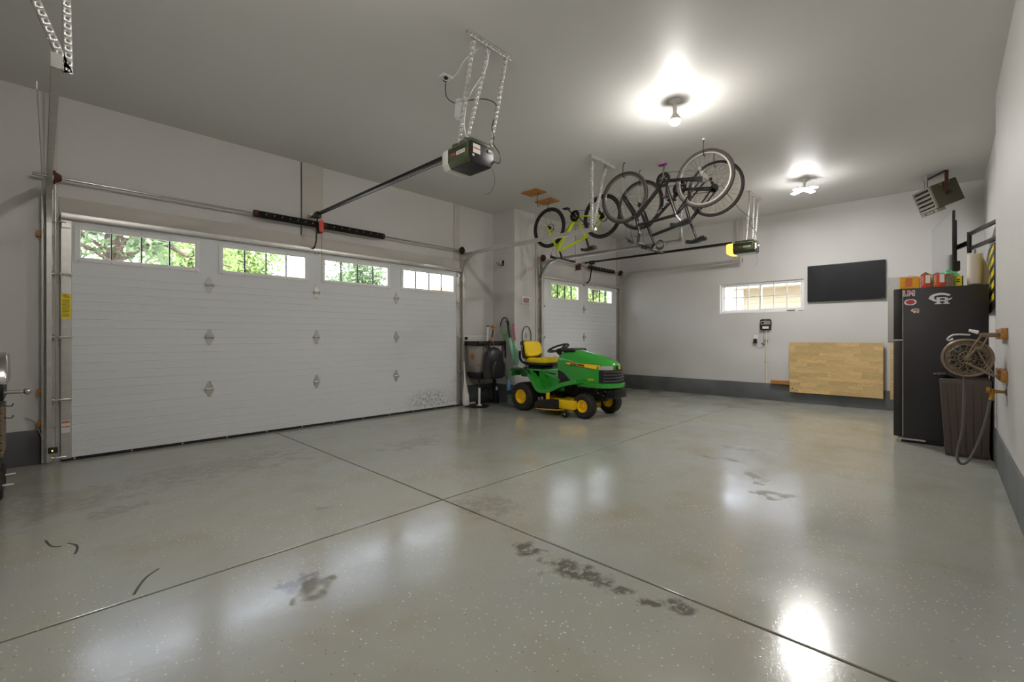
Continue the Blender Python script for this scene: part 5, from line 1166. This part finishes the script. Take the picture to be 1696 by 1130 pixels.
# backpack
t = thing('backpack', 'black leather backpack hanging on the front of the net basket', 'backpack', (5.51, 5.78, .48))
rg = []
for z, wx, wy in ((.49, .13, .055), (.50, .19, .085), (.56, .21, .10), (.72, .205, .095), (.88, .19, .085), (.98, .15, .065), (1.03, .09, .04), (1.045, .03, .015)):
    rg.append([V((5.53 + wx*math.copysign(abs(math.cos(a))**.6, math.cos(a)), 5.745 + wy*math.copysign(abs(math.sin(a))**.6, math.sin(a)), z)) for a in [2*PI*i/24 for i in range(24)]])
MB().loft(rg).build('pack_body', M['leather'], t)
rg = []
for z, wx in ((.515, .10), (.53, .145), (.62, .155), (.74, .15), (.80, .10)):
    rg.append([V((5.56 + wx*math.copysign(abs(math.cos(a))**.6, math.cos(a)), 5.655 + .04*math.copysign(abs(math.sin(a))**.6, math.sin(a)), z)) for a in [2*PI*i/20 for i in range(20)]])
MB().loft(rg).build('front_pocket', M['leather'], t)
for x in (5.41, 5.47): MB().sweep([(x, 5.85, 1.13), (x-.01, 5.80, 1.05), (x-.03, 5.70, .95), (x-.05, 5.655, .80), (x-.04, 5.67, .62)], [(-.022,-.004),(.022,-.004),(.022,.004),(-.022,.004)]).build('shoulder_strap', M['blackp'], t)
MB().tube(spline([(5.49, 5.77, 1.03), (5.49, 5.80, 1.12), (5.53, 5.845, 1.16), (5.57, 5.80, 1.12), (5.57, 5.77, 1.03)]), .008, 6).build('carry_loop', M['blackp'], t)
MB().tube(spline([(5.39, 5.69, .95), (5.43, 5.645, .7), (5.47, 5.64, .55)]), .004, 6).build('zip', M['spoke'], t)
# bats and rackets standing in the basket rim
def bat(name, lb, p0, p1, mb_, mg, mk, rb=.032, gl=.32):
    p0 = V(p0); p1 = V(p1); d = p1-p0; L = d.length; ax = d.normalized()
    t = thing(name, lb, 'bat', tuple(p0))
    MB().lathe([(.004, 0), (rb*.8, .006), (rb, .03), (rb, L*.38), (rb*.75, L*.52), (.014, L*(1-gl))], p0, ax, 16).build('barrel', mb_, t)
    MB().lathe([(.0155, L*(1-gl)), (.0145, L-.03), (.0165, L-.02)], p0, ax, 12).build('grip', mg, t)
    MB().lathe([(.016, L-.022), (.026, L-.014), (.026, L-.002), (.012, L)], p0, ax, 14).build('knob', mk, t)
bat('baseball_bat', 'white bat with a black knob standing up from the net basket', (5.52, 5.93, .66), (5.57, 5.93, 1.43), M['sticker_w'], M['sticker_w'], M['black'], .03)
bat('baseball_bat', 'bat with a black grip and mint barrel hanging at the return wall', (6.00, 5.70, .78), (5.945, 5.82, 1.52), M['mint'], M['black'], M['black'], .033, .42)
bat('baseball_bat', 'bat with a pink grip and mint barrel hanging at the return wall', (6.005, 5.62, .72), (5.99, 5.70, 1.46), M['mint'], M['pink'], M['pink'], .033, .42)
t = thing('wooden_club', 'tan wooden club with a round end standing in the net basket', 'club', (5.63, 5.96, 1.0))
MB().lathe([(.04, 0), (.042, .02), (.042, .20), (.03, .23), (.014, .26)], (5.645, 5.96, .96), (.2, 0, 1), 16).build('lower_head', M['batwood'], t)
MB().cyl((5.695, 5.96, 1.20), (5.725, 5.96, 1.36), .013, n=10).build('handle', M['rust'], t)
MB().sphere((5.735, 5.96, 1.415), .05, 16, 10, (1, 1, .8)).build('round_end', M['batwood'], t)
def racket(lb, c, ax_u, up, rx, rz, L, m1, m2, grip, strings=True):
    c = V(c); u = V(ax_u).normalized(); up = V(up).normalized(); t = thing('racket', lb, 'racket', tuple(c - up*(rz+L)))
    pts = [c + u*math.cos(2*PI*i/40)*rx + up*math.sin(2*PI*i/40)*rz for i in range(40)]
    MB().tube(pts[:21], .009, 8).build('hoop_top', m1, t); MB().tube(pts[20:] + [pts[0]], .009, 8).build('hoop_bottom', m2, t)
    if strings:
        sm_ = MB()
        for i in range(-5, 6):
            f = i/6; w = math.sqrt(1-f*f)
            sm_.cyl(c + u*rx*f - up*rz*w, c + u*rx*f + up*rz*w, .0008, n=4); sm_.cyl(c + up*rz*f - u*rx*w, c + up*rz*f + u*rx*w, .0008, n=4)
        sm_.build('strings', M['spoke'], t)
    b = c - up*(rz+.12)
    MB().tube([c - up*rz*.82 + u*rx*.55, b], .008, 8).tube([c - up*rz*.82 - u*rx*.55, b], .008, 8).build('throat', m2, t)
    MB().cyl(b, c - up*(rz+L), .015, n=10).build('handle', grip, t)
racket('tennis racket with a black and green hoop hung on the return wall', (5.985, 5.92, 1.42), (-.05, -1, .05), (-.01, .02, 1), .118, .165, .42, M['black'], M['gr'], M['black'])
racket('thin dark oval racket hoop against the wall behind the mower seat', (6.36, YS-.02, 1.235), (1, 0, 0), (0, 0, 1), .125, .19, .40, M['spoke'], M['spoke'], M['spoke'], False)
t = thing('wall_outlet', 'beige outlet on the wall inside the racket hoop behind the mower', 'outlet', (6.36, YS, 1.2))
MB().box(6.325, 6.395, YS-.006, YS-.0005, 1.19, 1.305).build('cover_plate', M['trimp'], t, bevel=.002); MB().box(6.343, 6.377, YS-.008, YS-.006, 1.21, 1.285).build('socket_face', M['panel'], t)
t = thing('small_plaque', 'small white-framed plaque with a reddish picture left of the narrow door', 'picture', (6.34, YS, 1.83))
MB().box(6.235, 6.445, YS-.022, YS-.0005, 1.845, 1.985).build('frame', M['white'], t, bevel=.004)
MB().box(6.258, 6.425, YS-.0235, YS-.022, 1.868, 1.955).build('picture', mat('plaque_print', '#7d6a68', .5, hex2='#c99a92', nscale=22), t)
t = thing('wall_hook', 'black double wire hook high on the return wall', 'hook', (XR, 6.03, 2.56))
MB().box(XR-.006, XR-.0005, 6.0, 6.03, 2.56, 2.67).build('plate', M['blackm'], t)
for y in (5.99, 6.035): MB().tube(spline([(XR-.003, y, 2.655), (XR-.02, y, 2.58), (XR-.06, y, 2.565), (XR-.13, y, 2.58), (XR-.16, y, 2.62)]), .005, 6).build('wire_prong', M['blackm'], t)
# floor items in the corner
t = thing('batting_tee', 'batting tee with white post and flat black base', 'batting tee', (5.37, 5.93, 0))
MB().prism([(-.19,-.10),(0,-.22),(.19,-.10),(.19,.12),(-.19,.12)], (5.33, 5.93, .0005), (1,0,0), (0,1,0), .018).build('base_plate', M['black'], t, bevel=.004)
MB().lathe([(.05, .018), (.045, .03), (.022, .035)], (5.36, 5.93, 0), (0,0,1), 16).build('post_collar', M['paper'], t)
MB().cyl((5.36, 5.93, .03), (5.36, 5.93, .335), .021, n=14).build('lower_post', M['paper'], t)
MB().cyl((5.36, 5.93, .33), (5.36, 5.93, .52), .015, n=12).build('upper_post', M['black'], t)
MB().lathe([(.015, .52), (.018, .56), (.016, .70), (.024, .74)], (5.36, 5.93, 0), (-.03, 0, 1), 12).build('rubber_cup', M['black'], t)
MB().cyl((5.36, 5.93, .33), (5.36, 5.93, .37), .026, n=12).build('clamp', M['black'], t)
tag(MB().lathe([(.05, 0), (.062, .03), (.058, .18), (.035, .33), (.018, .46), (.014, .75), (.018, .77)], (5.20, 6.10, .02), (-.03, .04, 1), 18).build('plastic_bat', M['paper']), 'fat white plastic bat leaning in the corner by the wide door', 'bat')
t = thing('hanging_strap', 'thin black strap dangling below the net basket', 'strap', (5.52, 6.02, .3)); MB().sweep([(5.52, 6.02, .50), (5.52, 6.02, .38), (5.525, 6.02, .28)], [(-.006,-.002),(.006,-.002),(.006,.002),(-.006,.002)]).build('webbing', M['black'], t); MB().box(5.505, 5.545, 6.01, 6.03, .25, .285).build('buckle', M['blackp'], t)
bat('baseball_bat', 'black bat with white tape lying on the floor behind the batting tee', (5.86, 6.12, .035), (5.28, 6.16, .035), M['black'], M['paper'], M['black'], .031, .3)
t = thing('black_bat_bag', 'black upright bag with a white mark leaning under the basket', 'bag', (5.82, 6.08, 0)); MB().lathe([(.05, 0), (.06, .03), (.05, .3), (.025, .46), (.012, .5)], (5.84, 6.0, .001), (-.06, .05, 1), 14).build('bag_body', M['black'], t); MB().sphere((5.80, 5.945, .28), .028, 10, 8, (1, .4, 1.3)).build('white_mark', M['sticker_w'], t)
tag(MB().lathe([(.03, 0), (.035, .01), (.035, .12), (.02, .15)], (5.90, 6.03, .001), (0,0,1), 14).build('blue_bottle', M['blue']), 'dark blue bottle standing on the floor under the basket', 'bottle')
t = thing('blue_cone', 'light blue cone hanging below the basket on a clip', 'cone', (5.93, 5.80, .24)); MB().lathe([(.042, 0), (.044, .01), (.026, .17), (.016, .2)], (5.955, 5.78, .25), (-.12, 0, 1), 18).build('cone', M['sky_blue'], t); MB().tube(spline([(5.93, 5.78, .44), (5.90, 5.80, .50), (5.88, 5.84, .58)]), .006, 6).build('clip_strap', M['black'], t)
t = thing('ball_tub', 'low clear tub of green and pink balls on the floor behind the mower wheel', 'tub', (5.9, 5.55, 0))
def rz2(z, k_): return [V((5.86 + .155*k_*math.cos(a), 5.50 + .19*k_*math.sin(a), z)) for a in [2*PI*i/28 for i in range(28)]]
MB().loft([rz2(.001, .86), rz2(.17, 1)], True).build('tub_wall', M['tub'], t); MB().loft([rz2(.17, 1.03), rz2(.185, 1.03), rz2(.19, .9)], True).build('lid', M['tub'], t)
for i, (x, y, z, mm) in enumerate(((5.76, 5.54, .125, 'ball_g'), (5.77, 5.47, .125, 'ball_g'), (5.80, 5.41, .125, 'ball_p'), (5.82, 5.52, .125, 'ball_g'), (5.84, 5.44, .125, 'ball_g'), (5.78, 5.50, .045, 'ball_p'), (5.80, 5.43, .045, 'ball_p'), (5.86, 5.5, .045, 'ball_g'))):
    tag(MB().sphere((x, y, z), .032, 14, 9).build('ball', M[mm]), 'small %s ball in the clear tub, %s' % ('green' if mm == 'ball_g' else 'pink', ('upper row, leftmost', 'upper row, second from left', 'upper row, at the right end', 'upper row, behind the leftmost green one', 'upper row, behind the pink one', 'lower row, at the left', 'lower row, at the right', 'lower row, at the back')[i]), 'ball', 'balls in the clear tub')

# ================================================================== outside
g = MB().box(-60, 90, -40, 120, -.5, -.21).build('ground', M['drive']); tag(g, 'pale driveway and yard outside', None, None, 'structure')
h = thing('neighbour_house', 'beige sided house with a pale shingle roof outside the slim window', 'house', (14.5, 0, -.2))
hx, hy1, ze = 14.3, 4.55, 2.62
MB().box(hx+.03, hx+6, -9, hy1-.1, -.2, ze).build('wall_core', M['siding'], h)
for i in range(18):
    z = .25+i*.13
    if z+.14 < ze: MB().add([(hx, -9, z), (hx, hy1-.1, z), (hx+.028, hy1-.1, z+.135), (hx+.028, -9, z+.135), (hx+.032, -9, z), (hx+.032, hy1-.1, z), (hx+.032, hy1-.1, z+.135), (hx+.032, -9, z+.135)], [(0,1,2,3),(4,7,6,5),(0,4,5,1),(3,2,6,7),(0,3,7,4),(1,5,6,2)]).build('siding_board', M['siding'], h, flat=True)
MB().box(hx-.03, hx+.05, hy1-.28, hy1, -.2, ze).build('corner_trim', M['fascia'], h)
MB().box(hx-.55, hx+.04, -9.3, hy1+.4, ze, ze+.03).build('soffit', M['siding'], h); MB().box(hx-.60, hx-.55, -9.3, hy1+.4, ze-.02, ze+.20).build('fascia_board', M['fascia'], h)
MB().prism([(-.62, .19), (3.4, 2.3), (7, .4), (6.9, .3), (3.4, 2.1), (-.6, .08)], (hx, hy1+.45, ze), (1,0,0), (0,0,1), 9.9).build('roof', M['shingle'], h)
far = thing('far_house', 'distant white house with a terracotta roof through the last wide-door window', 'house', (24, 32, 0))
MB().box(23.2, 27.5, 30, 34, -.2, 5.0).build('wall', M['fascia'], far); MB().prism([(-.3, 0), (2.2, .75), (4.7, 0)], (23.2, 34.3, 5.0), (1,0,0), (0,0,1), 4.6).build('roof', M['redroof'], far)
def tree(lb, x, y, z, r, n, leaf, seed, branches=5, trunk=.16, size=.16):
    R = random.Random(seed); t = thing('tree', lb, 'tree', (x, y, -.21), 'trees outside the garage doors')
    mb = MB(); mb.tube(spline([(x, y, -.21), (x+.1, y, z*.4), (x-.05, y+.1, z*.8), (x+.1, y, z+r[2]*.5)], 4), trunk, 8, radii=None)
    mb.build('trunk', M['bark'], t)
    br = MB()
    for i in range(branches):
        a = 2*PI*i/branches + R.uniform(-.4, .4); zz = z + R.uniform(-.8, .3)*r[2]
        br.tube(spline([(x, y, zz-.4), (x+math.cos(a)*r[0]*.5, y+math.sin(a)*r[1]*.5, zz+R.uniform(-.1, .3)), (x+math.cos(a)*r[0]*.95, y+math.sin(a)*r[1]*.95, zz+R.uniform(-.3, .6))], 3), .035, 5)
    br.build('branches', M['bark'], t)
    cl = [V((R.gauss(0, .45), R.gauss(0, .45), R.gauss(0, .45))) for _ in range(max(14, n//90))]; mb = MB()
    for i in range(n):
        c = R.choice(cl); p = c + V((R.gauss(0, .13), R.gauss(0, .13), R.gauss(0, .13)))
        p = V((x + p.x*r[0], y + p.y*r[1], z + p.z*r[2])); q = Quaternion(V((R.uniform(-1,1), R.uniform(-1,1), R.uniform(-1,1))).normalized(), R.uniform(0, PI)); s = size*R.uniform(.6, 1.3)
        mb.add([p + q @ V(k_)*s for k_ in ((-.5,0,0),(0,-.26,.05),(.5,0,0),(0,.26,.05))], [(0,1,2,3)])
    mb.build('foliage', leaf, t, flat=True, kind='stuff')
tree('near leafy tree with dark branches seen in the leftmost window of the wide door', 1.1, 12.5, 3.5, (1.8, 1.5, 1.1), 2600, M['leaf2'], 1, 9, size=.17)
tree('round bright tree behind the right half of the leftmost wide-door window', 4.0, 20.5, 4.3, (1.6, 1.7, 2.0), 7000, M['leaf'], 2)
tree('bright round tree seen in the second wide-door window', 7.0, 26.0, 4.8, (1.7, 1.7, 2.2), 7000, M['leaf'], 3, size=.2)
tree('grey green tree seen in the third wide-door window', 12.3, 23.6, 4.2, (2.0, 2.0, 2.0), 7500, M['leaf2'], 4, size=.2)
tree('leafy tree seen in the left window of the narrow door', 14.2, 11.4, 3.0, (1.7, 1.7, 1.7), 6500, M['leaf'], 5)
tree('leafy tree seen in the right window of the narrow door', 18.8, 12.4, 3.2, (2.0, 2.0, 2.0), 6500, M['leaf'], 6, trunk=.2)
